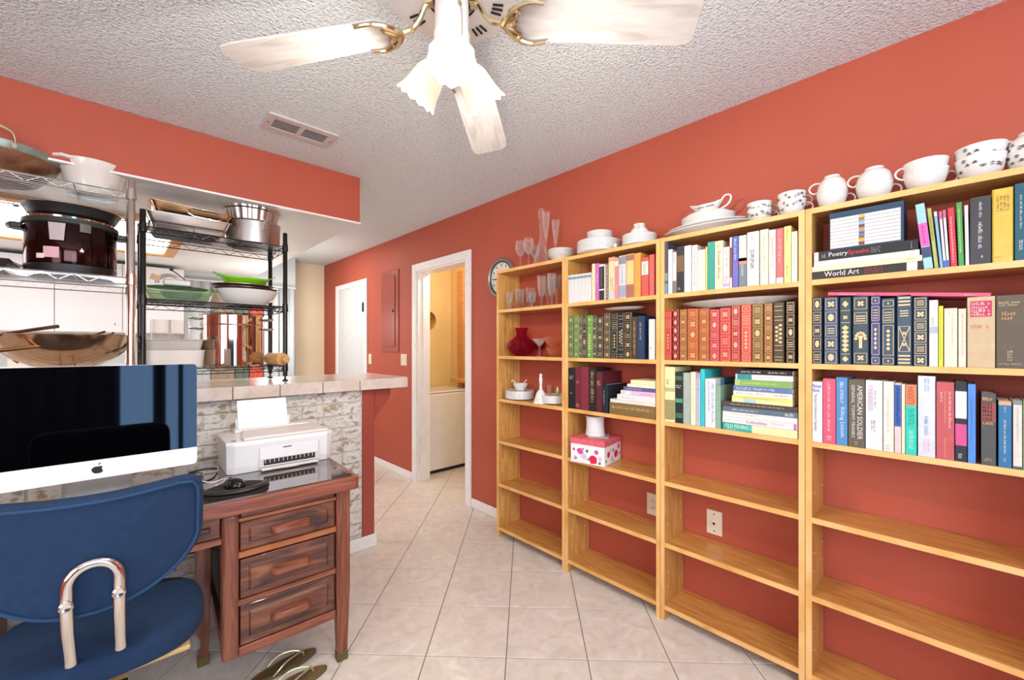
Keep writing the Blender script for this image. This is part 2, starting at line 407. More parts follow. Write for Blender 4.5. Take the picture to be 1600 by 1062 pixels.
# counter top of tiles
CT, CY0, CY1, CXE = 1.10, 2.56, 3.22, 1.445
ct = thing('countertop', 'tiled breakfast bar top on the brick half wall', 'countertop', (0, 0, 1.033))
boxo('substrate', M['grout'], X0, CXE - .008, CY0 + .008, CY1 - .008, 0, .0575, ct)
joints = [CXE, on_y(563, 600, CY0)[0], on_y(505, 600, CY0)[0], on_y(438, 600, CY0)[0], on_y(364, 600, CY0)[0]]
while joints[-1] > X0: joints.append(joints[-1] - .315)
joints[-1] = X0
for i in range(len(joints) - 1):
    a, b = joints[i + 1] + .002, joints[i] - .002
    boxo('edge_tile', M['ctile'], a, b, CY0, CY0 + .008, .0, .067, ct, bevel=.003)
ty = [CY0 + .010, CY0 + .262, CY0 + .575, CY1]
for r_ in range(3):
    off = .0 if r_ % 2 == 0 else -.16
    xs = [CXE] + [j + off for j in joints[1:-1] if X0 < j + off < CXE - .05] + [X0]
    for i in range(len(xs) - 1):
        boxo('top_tile', M['ctile'], xs[i + 1] + .002, xs[i] - .002, ty[r_] , ty[r_ + 1] - .003, .0575, .067, ct, bevel=.002)
for i in range(2):
    boxo('end_tile', M['ctile'], CXE - .008, CXE, CY0 + .01 + i * .325, CY0 + .01 + i * .325 + .322, .0, .0675, ct, bevel=.002)
# corbel bracket carrying the overhanging end
cb = MB().prism([(HWX, 1.032), (HWX + .125, 1.032), (HWX + .125, .985), (HWX + .105, .945), (HWX + .06, .89), (HWX + .02, .845), (HWX, .80)], 2.64, 2.69, 'y')
tag(cb.build('corbel', M['redtrim'], bevel=.004), 'red painted wooden corbel bracket under the end of the bar top', 'bracket')
# skirtings
def base(name, *b): return struct(boxo(name, M['trim'], *b, bevel=.004))
base('baseboard_counter', X0, HWX + .006, YHW - .012, YHW - .0, 0, .082)
base('baseboard_counter_end', HWX, HWX + .012, YHW - .012, 2.80, 0, .082)
base('baseboard_right', XW - .013, XW, 2.16, 2.705, 0, .072)
base('baseboard_right_far', XW - .013, XW, 3.655, 4.66, 0, .072)
base('baseboard_right_end', XW - .013, XW, 5.62, YE, 0, .072)
base('baseboard_right_near', XW - .013, XW, YB, -.25, 0, .072)
base('baseboard_end', 1.65, XW - .013, YE - .013, YE, 0, .072)
# laundry doorway: jambs and casing
c1 = MB().box(XW - .018, XW, DY0 - .065, DY0 + .006, 0, DZ + .065).build('trim_1', M['trim'], bevel=.004); struct(c1)
struct(MB().box(XW - .018, XW, DY1 - .006, DY1 + .065, 0, DZ + .065).build('trim_2', M['oldtrim'], bevel=.004))
struct(MB().box(XW - .018, XW, DY0 + .006, DY1 - .006, DZ - .006, DZ + .065).build('trim_3', M['trim'], bevel=.004))
struct(MB().box(XW, XW + .135, DY1 - .02, DY1 - .0, 0, DZ).build('trim_4', M['oldtrim']))
struct(MB().box(XW + .05, XW + .085, DY1 - .035, DY1 - .02, 0, DZ).build('trim_5', M['oldtrim'], bevel=.003))
struct(MB().box(XW, XW + .135, DY0, DY0 + .02, 0, DZ).build('trim_6', M['trim']))
struct(MB().box(XW, XW + .135, DY0 + .02, DY1 - .02, DZ - .02, DZ).build('trim_7', M['trim']))
# folding laundry door leaf, open against the near jamb
dl = MB().box(XW + .03, XW + .32, DY0 + .024, DY0 + .05, .03, DZ - .03).build('door_1', mat('ochre_door', '#C79B55', .5), bevel=.003); struct(dl)
MB().lathe([(.012, 0), (.016, .012), (.01, .03)], 10).build('door_roller', M['bplas'], dl, loc=(XW + .04, DY0 + .037, .0))
# pantry door on the right wall
pd = struct(boxo('door_2', mat('pale_door', '#D9DEDF', .4, noise=.03), XW - .006, XW + .0, 4.735, 5.545, .01, 2.035))
for a, b, zz0, zz1 in ((4.67, 4.735, 0, 2.10), (5.545, 5.61, 0, 2.10)): boxo('casing', M['trim'], XW - .018, XW, a, b, zz0, zz1, pd, bevel=.004)
boxo('casing', M['trim'], XW - .018, XW, 4.735, 5.545, 2.035, 2.10, pd, bevel=.004)
hg = MB().box(XW - .022, XW - .006, 4.742, 4.775, 1.72, 1.82).tube([(XW - .026, 4.74, 1.71), (XW - .026, 4.74, 1.83)], .006, 8).build('hinge', mat('black_hinge', '#26221F', .4, .6), pd)

# breaker panel
bp = thing('breaker_panel', 'red painted electrical panel door set in the far right wall', 'electrical panel', (XW, 4.113, 1.25))
boxo('panel_frame', M['redtrim'], -.012, 0, -.19, .19, 0, .86, bp, bevel=.003)
boxo('panel_door', M['redtrim'], -.019, -.012, -.125, .125, .06, .80, bp, bevel=.002)
MB().lathe([(.013, 0), (.013, .006)], 12).build('latch', M['socket'], bp, loc=(-.019, -.095, .43), rot=(0, R(-90), 0))
boxo('door_gap', M['socket'], -.0125, -.0118, -.132, -.126, .06, .80, bp)

def plate(name, label, y, z, w, h, kind, grp=None):
    t = thing(name, label, 'wall plate', (XW, y, z), R(-90), grp)
    boxo('cover_plate', M['ivory'], -w / 2, w / 2, -.006, 0, -h / 2, h / 2, t, bevel=.002)
    if kind == 'switch':
        for k in range(2):
            boxo('toggle', M['ivory'], -w / 4 + k * w / 2 - .012, -w / 4 + k * w / 2 + .012, -.009, -.006, -.03, .03, t, bevel=.001)
    elif kind == 'single': boxo('toggle', M['ivory'], -.012, .012, -.009, -.006, -.03, .03, t, bevel=.001)
    elif kind == 'jack':
        MB().lathe([(.017, 0), (.017, .002), (.013, .003)], 20).build('jack_ring', M['ivory'], t, loc=(0, -.006, 0), rot=(R(90), 0, 0))
        MB().lathe([(.006, 0), (.006, .004)], 12).build('jack_hole', M['socket'], t, loc=(0, -.006, -.004), rot=(R(90), 0, 0))
        for zz in (-.04, .04): MB().lathe([(.0035, 0), (.003, .0015)], 8).build('screw', M['socket'], t, loc=(0, -.006, zz), rot=(R(90), 0, 0))
    else:
        for zz in (-.02, .02):
            MB().lathe([(.016, 0), (.016, .002)], 16).build('socket', M['ivory'], t, loc=(0, -.006, zz), rot=(R(90), 0, 0))
            for xx in (-.006, .006): boxo('slot', M['socket'], xx - .0012, xx + .0012, -.0088, -.0078, zz - .004, zz + .006, t)
    return t
plate('light_switch', 'ivory double light switch plate left of the laundry doorway', 3.822, 1.175, .117, .117, 'switch')
plate('light_switch', 'narrow ivory switch plate beside the pantry door frame', 4.60, 1.165, .072, .117, 'single')
plate('wall_jack', 'ivory cable jack plate on the red wall behind the third bookcase', on_x(1116.5, 800, XW)[0], .455, .072, .117, 'jack')
plate('wall_outlet', 'ivory power outlet half hidden behind the second bookcase upright', on_x(1021, 800, XW)[0], .455, .072, .117, 'outlet')

# windows behind the camera (seen in the screen's reflection)
wn = struct(MB().box(-1.5, -1.45, YB - .07, YB - .02, .08, 2.1).box(.70, .75, YB - .07, YB - .02, .08, 2.1).box(-.42, -.36, YB - .07, YB - .02, .08, 2.1).box(-1.5, .75, YB - .07, YB - .02, 2.05, 2.1).box(-1.5, .75, YB - .07, YB - .02, .08, .13).build('window_1', M['trim']))
MB().box(-1.45, .70, YB - .05, YB - .045, .13, 2.05).build('glass_pane', M['glass'], wn)
def curtain(x0, x1, label, folds, amp=.03, y=YB + .06, z0=.04, z1=2.2, m=None):
    q = MB(); n = folds * 8; v0 = len(q.v)
    for i in range(n + 1):
        x = x0 + (x1 - x0) * i / n; yy = y + amp * math.sin(2 * PI * i / 8)
        q.v += [(x, yy, z0), (x + .0, yy, z1)]
    for i in range(n): q.face((2 * i, 2 * i + 2, 2 * i + 3, 2 * i + 1))
    return tag(q.build('curtain', m, smooth=True, solid=.002, angle=0), label, 'curtain')
cmat = mat('navy_curtain', '#27324A', .9)
curtain(-1.6, .02, 'dark drawn curtain panel over the left glazed door behind the camera', 9, m=cmat)
curtain(.26, .36, 'narrow gathered curtain in the middle of the glazed door behind the camera', 1, .02, m=cmat)
curtain(.46, .50, 'thin gathered curtain strip by the right jamb of the glazed door', 1, .02, m=cmat)
rd = MB().tube([(-1.7, YB + .06, 2.22), (.9, YB + .06, 2.22)], .012, 10).build('curtain_rod', M['bplas']); tag(rd, 'black curtain rod above the glazed door behind the camera', 'curtain rod')

# ceiling vent
va, vb = (.52, 2.25), (.86, 2.43)
vt = thing('ceiling_vent', 'white rectangular air vent with two banks of louvres in the ceiling', 'vent', (.695, 2.345, ZC))
boxo('vent_backing', M['socket'], -.14, .14, -.055, .055, -.004, 0, vt)
fr = MB()
for b in ((-.165, -.128, -.09, .09), (.128, .165, -.09, .09), (-.128, .128, -.09, -.052), (-.128, .128, .052, .09), (-.011, .011, -.052, .052)): fr.box(b[0], b[1], b[2], b[3], -.010, 0)
fr.build('vent_frame', M['gplas'], vt, bevel=.002)
for s_ in (-1, 1):
    for k in range(6):
        y = -.043 + k * .0172
        q = MB().prism([(y - .006, -.010), (y + .004, -.004), (y + .005, -.0055), (y - .005, -.0115)], -.0575, .0575, 'x')
        q.build('louvre', M['gplas'], vt, loc=(s_ * .0695, 0, 0))
for x in (-.15, .15): MB().lathe([(.004, 0), (.003, .002)], 8).build('screw', M['socket'], vt, loc=(x, 0, -.0125))

# ================================================================== BOOKCASES
YU = [2.165, 1.56, .97, .387, -.20]       # unit boundaries along the wall
SZ = [1.82, 1.55, 1.235, .942, .655, .361, .062]
CN = ['leftmost bookcase', 'second bookcase', 'third bookcase', 'rightmost bookcase']
CL = ['oak bookcase of glassware and plates, leftmost of four on the red wall', 'oak bookcase with the floral box, second from the left of four',
      'oak bookcase with the white platter on red books, third from left', 'oak bookcase nearest the camera, rightmost of the four']
SDX = .205; ST = .02
for i in range(4):
    a, b = YU[i] - .001, YU[i + 1] + .001
    t = thing('bookcase', CL[i], 'bookcase', (XB, (a + b) / 2, 0), 0, 'open oak bookcases along the red wall')
    h = (a - b) / 2
    for sgn in (1, -1):
        y0, y1 = (h - ST, h) if sgn > 0 else (-h, -h + ST)
        boxo('side_panel', M['oakv'], .004, SDX, y0, y1, 0, 1.83, t)
        boxo('side_edging', M['oake'], 0, .004, y0, y1, 0, 1.83, t)
        for zz in (.15, .22, .45, .52, .75, 1.05, 1.12):
            for xx in (.035, .17):
                yy = h - ST - .0005 if sgn > 0 else -h + ST + .0005
                if sgn > 0: MB().lathe([(.003, 0), (.003, .001)], 6).build('pin_hole', M['trim'], t, loc=(xx, yy, zz), rot=(R(90), 0, 0))
    for z in SZ:
        boxo('shelf', M['oakh'], .006, SDX, -h + ST, h - ST, z - .01, z + .01, t)
        boxo('shelf_edging', M['oake'], .001, .006, -h + ST, h - ST, z - .01, z + .01, t)
def ztop(s): return SZ[s] + .0105

# ================================================================== BOOKS
ROW = [['top shelf', 'upper shelf', 'third shelf down'], ]
SHN = {1: 'top', 2: 'second', 3: 'third'}
RB = R(-90)                    # things on the bookcases: local +x runs right, +y into the shelf
def hexmix(a, k):
    a = a.lstrip('#'); return '#' + ''.join('%02X' % max(0, min(255, int(int(a[i:i + 2], 16) * k))) for i in (0, 2, 4))
def rect(q, x0, x1, z0, z1, t=.0007, y=0): q.box(x0, x1, y - t, y, z0, z1)
def frame(q, x0, x1, z0, z1, w=.0012, t=.0007):
    rect(q, x0, x1, z0, z0 + w, t); rect(q, x0, x1, z1 - w, z1, t); rect(q, x0, x0 + w, z0 + w, z1 - w, t); rect(q, x1 - w, x1, z0 + w, z1 - w, t)
def diamond(q, cx, cz, rx, rz, t=.0009): q.prism([(cx - rx, cz), (cx, cz - rz), (cx + rx, cz), (cx, cz + rz)], -t, 0, 'y')
def disc(q, cx, cz, rx, rz, t=.0009, n=10): q.prism([(cx + rx * math.cos(2 * PI * i / n), cz + rz * math.sin(2 * PI * i / n)) for i in range(n)], -t, 0, 'y')
def flower(q, cx, cz, r):
    for k in range(4):
        a = PI / 4 + k * PI / 2; diamond(q, cx + .55 * r * math.cos(a), cz + .55 * r * math.sin(a), r * .38, r * .38)
    diamond(q, cx, cz, r * .3, r * .3)
def gilt(style, w, h, seed):
    """stamped spine ornament; raised bands split the spine in compartments"""
    q = MB(); rr = random.Random(seed); m = w * .12; x0, x1 = m, w - m; cx = w / 2; rx = (x1 - x0) / 2
    if style == 'lozenge':
        n = 6
        for k in range(n):
            zc = h * (k + .5) / n; diamond(q, cx, zc, rx * .72, h / n * .36)
            for sx in (x0, x1 - .0015): rect(q, sx, sx + .0015, zc + h / n * .3, zc + h / n * .55)
        return q
    if style == 'scroll':
        for z in (.04, .09, .2, .28, .7, .76, .86, .93): rect(q, x0, x1, h * z, h * z + .002)
        for k in range(9): disc(q, cx + rx * .45 * (-1) ** k, h * (.34 + .035 * k), rx * .42, h * .022)
        return q
    if style == 'tree':
        frame(q, x0, x1, h * .03, h * .17); flower(q, cx, h * .10, rx * .7)
        for k in range(7):
            a = PI * k / 6; disc(q, cx + rx * .75 * math.cos(a), h * .38 + rx * 1.2 * math.sin(a), rx * .28, h * .02)
        rect(q, cx - rx * .25, cx + rx * .25, h * .24, h * .38); disc(q, cx, h * .40, rx * .4, h * .03)
        frame(q, x0, x1, h * .60, h * .76)
        for k in range(3): rect(q, x0 + .004, x1 - .004, h * (.63 + .035 * k), h * (.645 + .035 * k))
        frame(q, x0, x1, h * .81, h * .97); flower(q, cx, h * .89, rx * .7)
        return q
    if style == 'bands':
        for z in (.03, .08, .13, .85, .90, .95): rect(q, x0, x1, h * z, h * (z + .022))
        for k in range(3): rect(q, x0 + rx * .3, x1 - rx * .3, h * (.70 + .035 * k), h * (.713 + .035 * k))
        frame(q, x0, x1, h * .2, h * .56)
        q.prism([(x0, h * .2), (x0 + .002, h * .2), (x1, h * .56), (x1 - .002, h * .56)], -.0007, 0, 'y')
        q.prism([(x1 - .002, h * .2), (x1, h * .2), (x0 + .002, h * .56), (x0, h * .56)], -.0007, 0, 'y')
        flower(q, cx, h * .30, rx * .45); flower(q, cx, h * .46, rx * .45)
        return q
    if style == 'spine':
        for k in range(6):
            diamond(q, cx, h * (.22 + .065 * k), rx * .8, h * .04)
        diamond(q, cx, h * .08, rx * .7, h * .045); flower(q, cx, h * .70, rx * .7); diamond(q, cx, h * .9, rx * .7, h * .05)
        for z in (.15, .62, .8): rect(q, x0, x1, h * z, h * z + .0015)
        return q
    if style == 'tall':
        frame(q, x0, x1, h * .02, h * .11); frame(q, x0, x1, h * .15, h * .60); frame(q, x0, x1, h * .64, h * .84); frame(q, x0, x1, h * .88, h * .97)
        for k in range(5): diamond(q, cx, h * (.25 + .065 * k), rx * .4, h * .028)
        for k in range(4): rect(q, x0 + .004, x1 - .004, h * (.67 + .038 * k), h * (.68 + .038 * k))
        disc(q, cx, h * .065, rx * .2, h * .012); disc(q, cx, h * .925, rx * .2, h * .012)
        return q
    # panels: n compartments with alternating motif
    n = {'panel': 5, 'panel4': 4, 'dense': 6}[style]; hs = h / n
    for k in range(n):
        a, b = hs * k + hs * .08, hs * (k + 1) - hs * .08; zc = (a + b) / 2
        frame(q, x0, x1, a, b)
        mo = (k + seed) % 3
        if style == 'dense': mo = k % 2
        if mo == 0: flower(q, cx, zc, min(rx, hs * .4) * .85)
        elif mo == 1:
            for j in range(3): rect(q, x0 + rx * .35, x1 - rx * .35, a + (b - a) * (.25 + .2 * j), a + (b - a) * (.32 + .2 * j))
        else:
            disc(q, cx, zc, rx * .55, (b - a) * .32)
    return q
def scribble(q, x0, x1, z0, z1, vertical=True, seed=0, lines=1, fill=.8):
    """rows of small strokes standing for lettering too small to read"""
    rr = random.Random(seed)
    for L in range(lines):
        span = (x1 - x0) if vertical else (z1 - z0); wl = span / lines
        base_ = (x0 if vertical else z0) + L * wl + wl * .1; top = base_ + wl * .8; sz = wl * .8
        p = z1 if vertical else x0; end = z0 if vertical else x1; dr = -1 if vertical else 1
        lw = max(.0012, min(.006, sz * .55)); word = 0
        while (p - end) * dr < -lw:
            if word > rr.randint(3, 7): p += dr * lw * 1.1; word = 0; continue
            word += 1; k = rr.choice((1, 1, .7, .7, .85)); th = max(.0005, lw * .22)
            def st(a, b, c, d):            # a..b along, c..d across
                a, b = sorted((p + dr * a, p + dr * b))
                if vertical: rect(q, base_ + c, base_ + d, a, b, .0004)
                else: rect(q, a, b, base_ + c, base_ + d, .0004)
            w_ = lw * .72; kind = rr.randrange(4)
            st(0, th, 0, sz * k)
            if kind == 0: st(th, w_, 0, th)
            elif kind == 1: st(th, w_, sz * k - th, sz * k); st(w_ - th, w_, 0, sz * k - th)
            elif kind == 2: st(th, w_, sz * k * .45, sz * k * .45 + th)
            else: st(th, w_, 0, th); st(th, w_, sz * k - th, sz * k)
            p += dr * lw
    return q
def book_mesh(w, d, h, col, parent, rough=.5, soft=False, rounded=False):
    """upright book, spine at y=0 facing the viewer; cover and page block"""
    t = .0012 if soft else .0026; ov = 0 if soft else .003
    q = MB(); c = min(.003, w * .18) if rounded else .0008
    q.prism([(c, 0), (w - c, 0), (w, c), (w, d), (w - t, d), (w - t, c + t), (t, c + t), (t, d), (0, d), (0, c)], 0, h, 'z')
    q.build('cover', cm(col, rough), parent)
    if w > 2 * t + .001: boxo('pages', M['paper'], t, w - t, c + t, d - ov - .001, ov, h - ov, parent)
def book_flat(L, d, th, col, parent, rough=.5, soft=True):
    t = .0012 if soft else .0026; ov = 0 if soft else .003
    q = MB().prism([(0, 0), (d, 0), (d, t), (t, t), (t, th - t), (d, th - t), (d, th), (0, th)], 0, L, 'x')
    q.build('cover', cm(col, rough), parent)
    boxo('pages', M['paper'], ov, L - ov, t, d - ov - .001, t, th - t, parent)
BK = 0
CASES = ['leftmost', 'second', 'third', 'rightmost']
def place(case, s): return ', %s shelf of %s bookcase' % (SHN[s], CASES[case])
def book(case, s, px0, px1, pyt, col, desc, deco=None, d=.15, setback=.004, rough=.5, soft=False, rounded=False, lean=0, bands=(), texts=(), scr=(), group=None, noplace=False, zbase=None, whole=False):
    global BK; BK += 1
    X = XB + setback
    y0, zt, dep = on_x(px0, pyt, X); y1, _, _ = on_x(px1, pyt, X)
    y0 = min(y0, YU[case] - .0215); y1 = max(y1, YU[case + 1] + .0215) if y0 > YU[case + 1] + .03 else y1
    zt = CH - (pyt - HY) / F * on_x((px0 + px1) / 2, pyt, X)[2]
    zb = ztop(s) if zbase is None else zbase
    w, h = (y0 - y1) - .0008, zt - zb
    label = desc if noplace else desc + place(case, s)
    t = thing('book', label, 'book', (X, y0, zb), RB, group)
    if lean: t.rotation_euler = (0, 0, 0); t.matrix_basis = Matrix.Translation((X, y0, zb)) @ Matrix.Rotation(RB, 4, 'Z') @ Matrix.Rotation(R(lean), 4, 'Y')
    book_mesh(w, d, h, col, t, rough, soft, rounded)
    for (a, b, c) in bands:                       # printed bands: fractions of the height
        q = MB(); rect(q, 0.0004, w - .0004, h * a, h * b, .0004); q.build('printed_band', cm(c, rough), t)
    if deco:
        q = gilt(deco, w, h, BK)
        q.build('gilt_ornament', M['gold'], t)['kind'] = 'stuff'
        rb = MB()
        if rounded and deco in ('panel', 'panel4', 'dense'):
            n = {'panel': 5, 'panel4': 4, 'dense': 6}[deco]
            bme = None
            for k in range(1, n):
                if bme is None: bo = MB().box(.0006, w - .0006, -.002, 0, -.0018, .0018).build('raised_band', cm(col, rough), t); bme = bo.data
                else: bo = link('raised_band', bme, t)
                bo.location = (0, 0, h * k / n)
    for T in texts:                               # (words, colour, z from, z to, x from, x to [fractions], 'v'/'h')
        wd, c, a, b, xa, xb, o = T
        m = cm(c, .5)
        if o == 'v': text_mesh(wd, .02, m, 'lettering', t, (w * xa, -.0006, h * b), (0, 0, -1), (1, 0, 0), h * (b - a), w * (xb - xa))
        else: text_mesh(wd, .02, m, 'lettering', t, (w * xa, -.0006, h * a), (1, 0, 0), (0, 0, 1), w * (xb - xa), h * (b - a))
    for (c, a, b, xa, xb, o, n) in scr:
        q = MB(); scribble(q, w * xa, w * xb, h * a, h * b, o == 'v', BK, n)
        q.build('small_print', cm(c), t)['kind'] = 'stuff'
    return t
def flatbook(case, s, px0, px1, yl0, yl1, col, desc, zb=None, d=.15, setback=.004, soft=True, texts=(), scr=(), bands=(), noplace=False, th=None, ax='l'):
    """book lying on its side, spine to the room; yl0/yl1 = top/bottom of its left end in the picture"""
    global BK; BK += 1
    X = XB + setback; y0, z1, dd = on_x(px0, yl0, X); z0 = CH - (yl1 - HY) / F * dd; y1 = on_x(px1, yl0, X)[0]
    y0 = min(y0, YU[case] - .0215); y1 = max(y1, YU[case + 1] + .0215)
    if zb is not None: z0 = zb
    if th is not None: z1 = z0 + th
    L, H = y0 - y1, z1 - z0 - .0006
    t = thing('book', desc if noplace else desc + place(case, s), 'book', (X, y0, z0), RB)
    book_flat(L, d, H, col, t, soft=soft)
    for (a, b, c) in bands:
        q = MB(); rect(q, L * a, L * b, .0004, H - .0004, .0004); q.build('printed_band', cm(c), t)
    for (wd, c, a, b, za, zb_) in texts: text_mesh(wd, .02, cm(c), 'lettering', t, (L * a, -.0006, H * za), (1, 0, 0), (0, 0, 1), L * (b - a), H * (zb_ - za))
    for (c, a, b, za, zb_, n) in scr:
        q = MB(); scribble(q, L * a, L * b, H * za, H * zb_, False, BK, n); q.build('small_print', cm(c), t)['kind'] = 'stuff'
    return z1
def Z(ox, oy, s): return (lambda a: ox + a / s), (lambda b: oy + b / s)

# ---- second bookcase, top shelf
X_, Y_ = Z(880, 370, 8.85)
xs = [70, 130, 185, 235, 285, 335, 388]
for k in range(6):
    book(1, 1, X_(xs[k]), X_(xs[k + 1]), Y_(530 - k * 7), '#EFEDEA', ['leftmost', 'second', 'third', 'fourth', 'fifth', 'rightmost'][k] + ' small white volume of the matching six', rough=.5, soft=True, d=.12,
         bands=[(.84, .93, '#7C93A8')], scr=[('#B9C0C6', .3, .8, .35, .65, 'v', 1)], group='matching white set on the second bookcase')
for a, b, tp, col, desc, kw in [
    (398, 440, 372, '#F0E2A8', 'thin pale yellow paperback left of the magenta book', dict(soft=True)),
    (440, 497, 368, '#C86AB8', 'magenta paperback', dict(soft=True, scr=[('#F2D9F0', .45, .7, .3, .7, 'v', 1)])),
    (497, 566, 380, '#33302E', 'black and white photo-spined book right of the magenta one', dict(bands=[(.27, .31, '#F2F0EE'), (.94, 1, '#F2F0EE')], scr=[('#9A948C', .35, .9, .3, .6, 'v', 2)])),
    (567, 584, 372, '#F1EFEB', 'very thin white paperback before the floral spine', dict(soft=True)),
    (585, 627, 370, '#7A5A44', 'brown and white dappled paperback', dict(soft=True, scr=[('#EFE6DA', .03, .97, .1, .9, 'v', 2)])),
    (627, 710, 280, '#E9CFA4', 'peach coloured hardback with a sepia picture', dict(bands=[(.0, .18, '#C7C2D0'), (.9, 1, '#E0A074')], scr=[('#6B5A44', .2, .5, .3, .8, 'v', 2)])),
    (712, 766, 290, '#E58F8E', 'salmon and white spined book', dict(bands=[(.8, .92, '#F6EFEA')], scr=[('#C0504A', .4, .8, .4, .7, 'v', 1)])),
    (770, 868, 258, '#DCDEE4', 'grey marbled book with a pale title panel', dict(bands=[(.8, .98, '#8B8B90'), (.02, .3, '#9CA0B4')], scr=[('#6E7078', .35, .75, .35, .6, 'v', 1)])),
    (872, 978, 235, '#E6C07A', 'amber book with a red brown street picture', dict(bands=[(.0, .3, '#A9695A'), (.85, .98, '#9B6A5C')], scr=[('#FBF0D0', .35, .8, .35, .6, 'v', 1)])),
    (984, 1072, 222, '#DE9A4C', 'plain orange tan hardback', dict()),
    (1082, 1180, 285, '#D7584E', 'red hardback with a cream title panel', dict(bands=[(.55, .9, '#F2E8DC')], scr=[('#C0483E', .6, .85, .25, .75, 'h', 4)])),
    (1190, 1258, 245, '#DF6258', 'bright red hardback at the right upright', dict(scr=[('#F3B5A8', .3, .9, .1, .2, 'v', 1)])),
]: book(1, 1, X_(a), X_(b), Y_(tp), col, desc, **kw)

# ---- second bookcase, second shelf: leather bindings
X_, Y_ = Z(770, 440, 4.826)
for a, b, tp, col, desc, deco, kw in [
    (570, 607, 258, '#3F6B2E', 'mid green leather volume at the left upright', 'panel', {}),
    (610, 649, 255, '#55803A', 'bright green gilt leather volume, spotted', 'dense', {}),
    (651, 673, 256, '#39423A', 'narrow slate green leather volume', 'panel', {}),
    (675, 707, 254, '#2F2A22', 'narrow black leather volume with two gilt flowers', 'panel4', {}),
    (709, 750, 254, '#5C9A3E', 'plainest grass green leather volume', 'spine', {}),
    (751, 784, 257, '#2C4030', 'dark bottle green gilt volume with ovals', 'panel', {}),
    (787, 832, 264, '#22221E', 'black gilt volume, shorter than its neighbours', 'panel', {}),
    (836, 887, 236, '#38352A', 'heavily gilt black volume', 'dense', {}),
    (892, 943, 236, '#1F2522', 'black volume with a gilt central oval', 'tall', {}),
    (945, 986, 236, '#262724', 'narrow black volume with gilt loops', 'scroll', {}),
    (988, 1049, 230, '#1D1F1E', 'tallest black volume with gilt lozenges', 'panel', {}),
]: book(1, 2, X_(a), X_(b), Y_(tp), col, desc, deco, rounded=True, rough=.35, **kw)
book(1, 2, X_(1051), X_(1086), Y_(264), '#4A3A22', 'dark brown book with gilt lettering down the spine', scr=[('#E0B868', .1, .9, .3, .7, 'v', 1)])
book(1, 2, X_(1088), X_(1142), Y_(258), '#22385A', 'plain navy blue hardback with gilt lettering', scr=[('#D8B27A', .4, .85, .35, .65, 'v', 1)], d=.17)
book(1, 2, X_(1176), X_(1222), Y_(282), '#EDEBE6', 'white spined book standing alone at the right', scr=[('#2A2A2A', .26, .32, .3, .6, 'h', 1)])
y0 = on_x(X_(690), 490, XB)[0]; y1 = on_x(X_(1160), 490, XB)[0]
sp = MB(); sp.lathe([(.07, 0), (.1, .004), (.118, .012), (.122, .013), (.116, .013), (.098, .006), (.001, .004)], 28, sx=1, sy=.62)
tag(sp.build('platter', M['china'], smooth=True, loc=(XB + .1, (y0 + y1) / 2, on_x(900, Y_(232), XB)[1] + .003), rot=(0, 0, RB)), 'flat glass platter laid on the green and black leather books', 'platter')

# ---- second bookcase, third shelf
for a, b, tp, col, desc, kw in [
    (570, 620, 650, '#1B191A', 'black hardback with small gilt title, far left', dict(scr=[('#C7B27A', .72, .82, .2, .8, 'h', 3), ('#C7B27A', .36, .40, .3, .7, 'h', 1)])),
    (622, 663, 645, '#6B2230', 'narrower maroon hardback', dict(scr=[('#D9B070', .62, .68, .2, .8, 'h', 2), ('#D9B070', .06, .14, .2, .8, 'h', 2)])),
    (665, 722, 643, '#7C2A3C', 'broader maroon hardback with a pale edge', dict(d=.165)),
    (725, 776, 650, '#231F1C', 'black book with large gilt letters down the spine', dict(scr=[('#D4B36A', .2, .92, .25, .8, 'v', 1)])),
    (780, 824, 680, '#5B1F2C', 'burgundy reference book with gilt words', dict(d=.19, scr=[('#D9B070', .66, .78, .15, .85, 'h', 3)])),
    (826, 868, 775, '#18242E', 'small dark blue book before the burgundy one', dict(d=.19, setback=.0, scr=[('#C9C0A0', .3, .8, .2, .4, 'v', 1)])),
]: book(1, 3, X_(a), X_(b), Y_(tp), col, desc, **kw)
st = [(880, 1226, 905, 985, '#7C6238', 'thick brown hardback with gilt title, bottom of the stack', dict(soft=False, scr=[('#CFB272', .05, .95, .5, .8, 1)])),
      (886, 1226, 880, 903, '#EDE9E0', 'thin white paperback resting on the thick brown book', {}),
      (938, 1226, 845, 872, '#F2F1EF', 'clean white paperback, third from the stack base', dict(scr=[('#8C93A0', .1, .5, .4, .6, 1)])),
      (965, 1226, 815, 843, '#E9B9D2', 'pink and white paperback', dict(bands=[(.0, .3, '#F2F0F2')], scr=[('#B0306A', .05, .12, .2, .8, 1), ('#A0447C', .6, .95, .2, .6, 1)])),
      (985, 1226, 788, 813, '#5F5A86', 'thin violet grey book', dict(scr=[('#E0DDEE', .1, .6, .3, .7, 1)])),
      (1014, 1226, 768, 786, '#E9DFC6', 'thin cream paperback under the stack’s top', {}),
      (1040, 1226, 738, 766, '#F0DFB0', 'short pale yellow book topping the white stack', dict(scr=[('#4A3A2A', .05, .08, .4, .7, 1)]))]
zz = ztop(3)
for a, b, u, v, col, desc, kw in st:
    zz = flatbook(1, 3, X_(a), X_(b), Y_(u), Y_(v), col, desc.replace('’', "'"), zb=zz, d=.14, **kw)

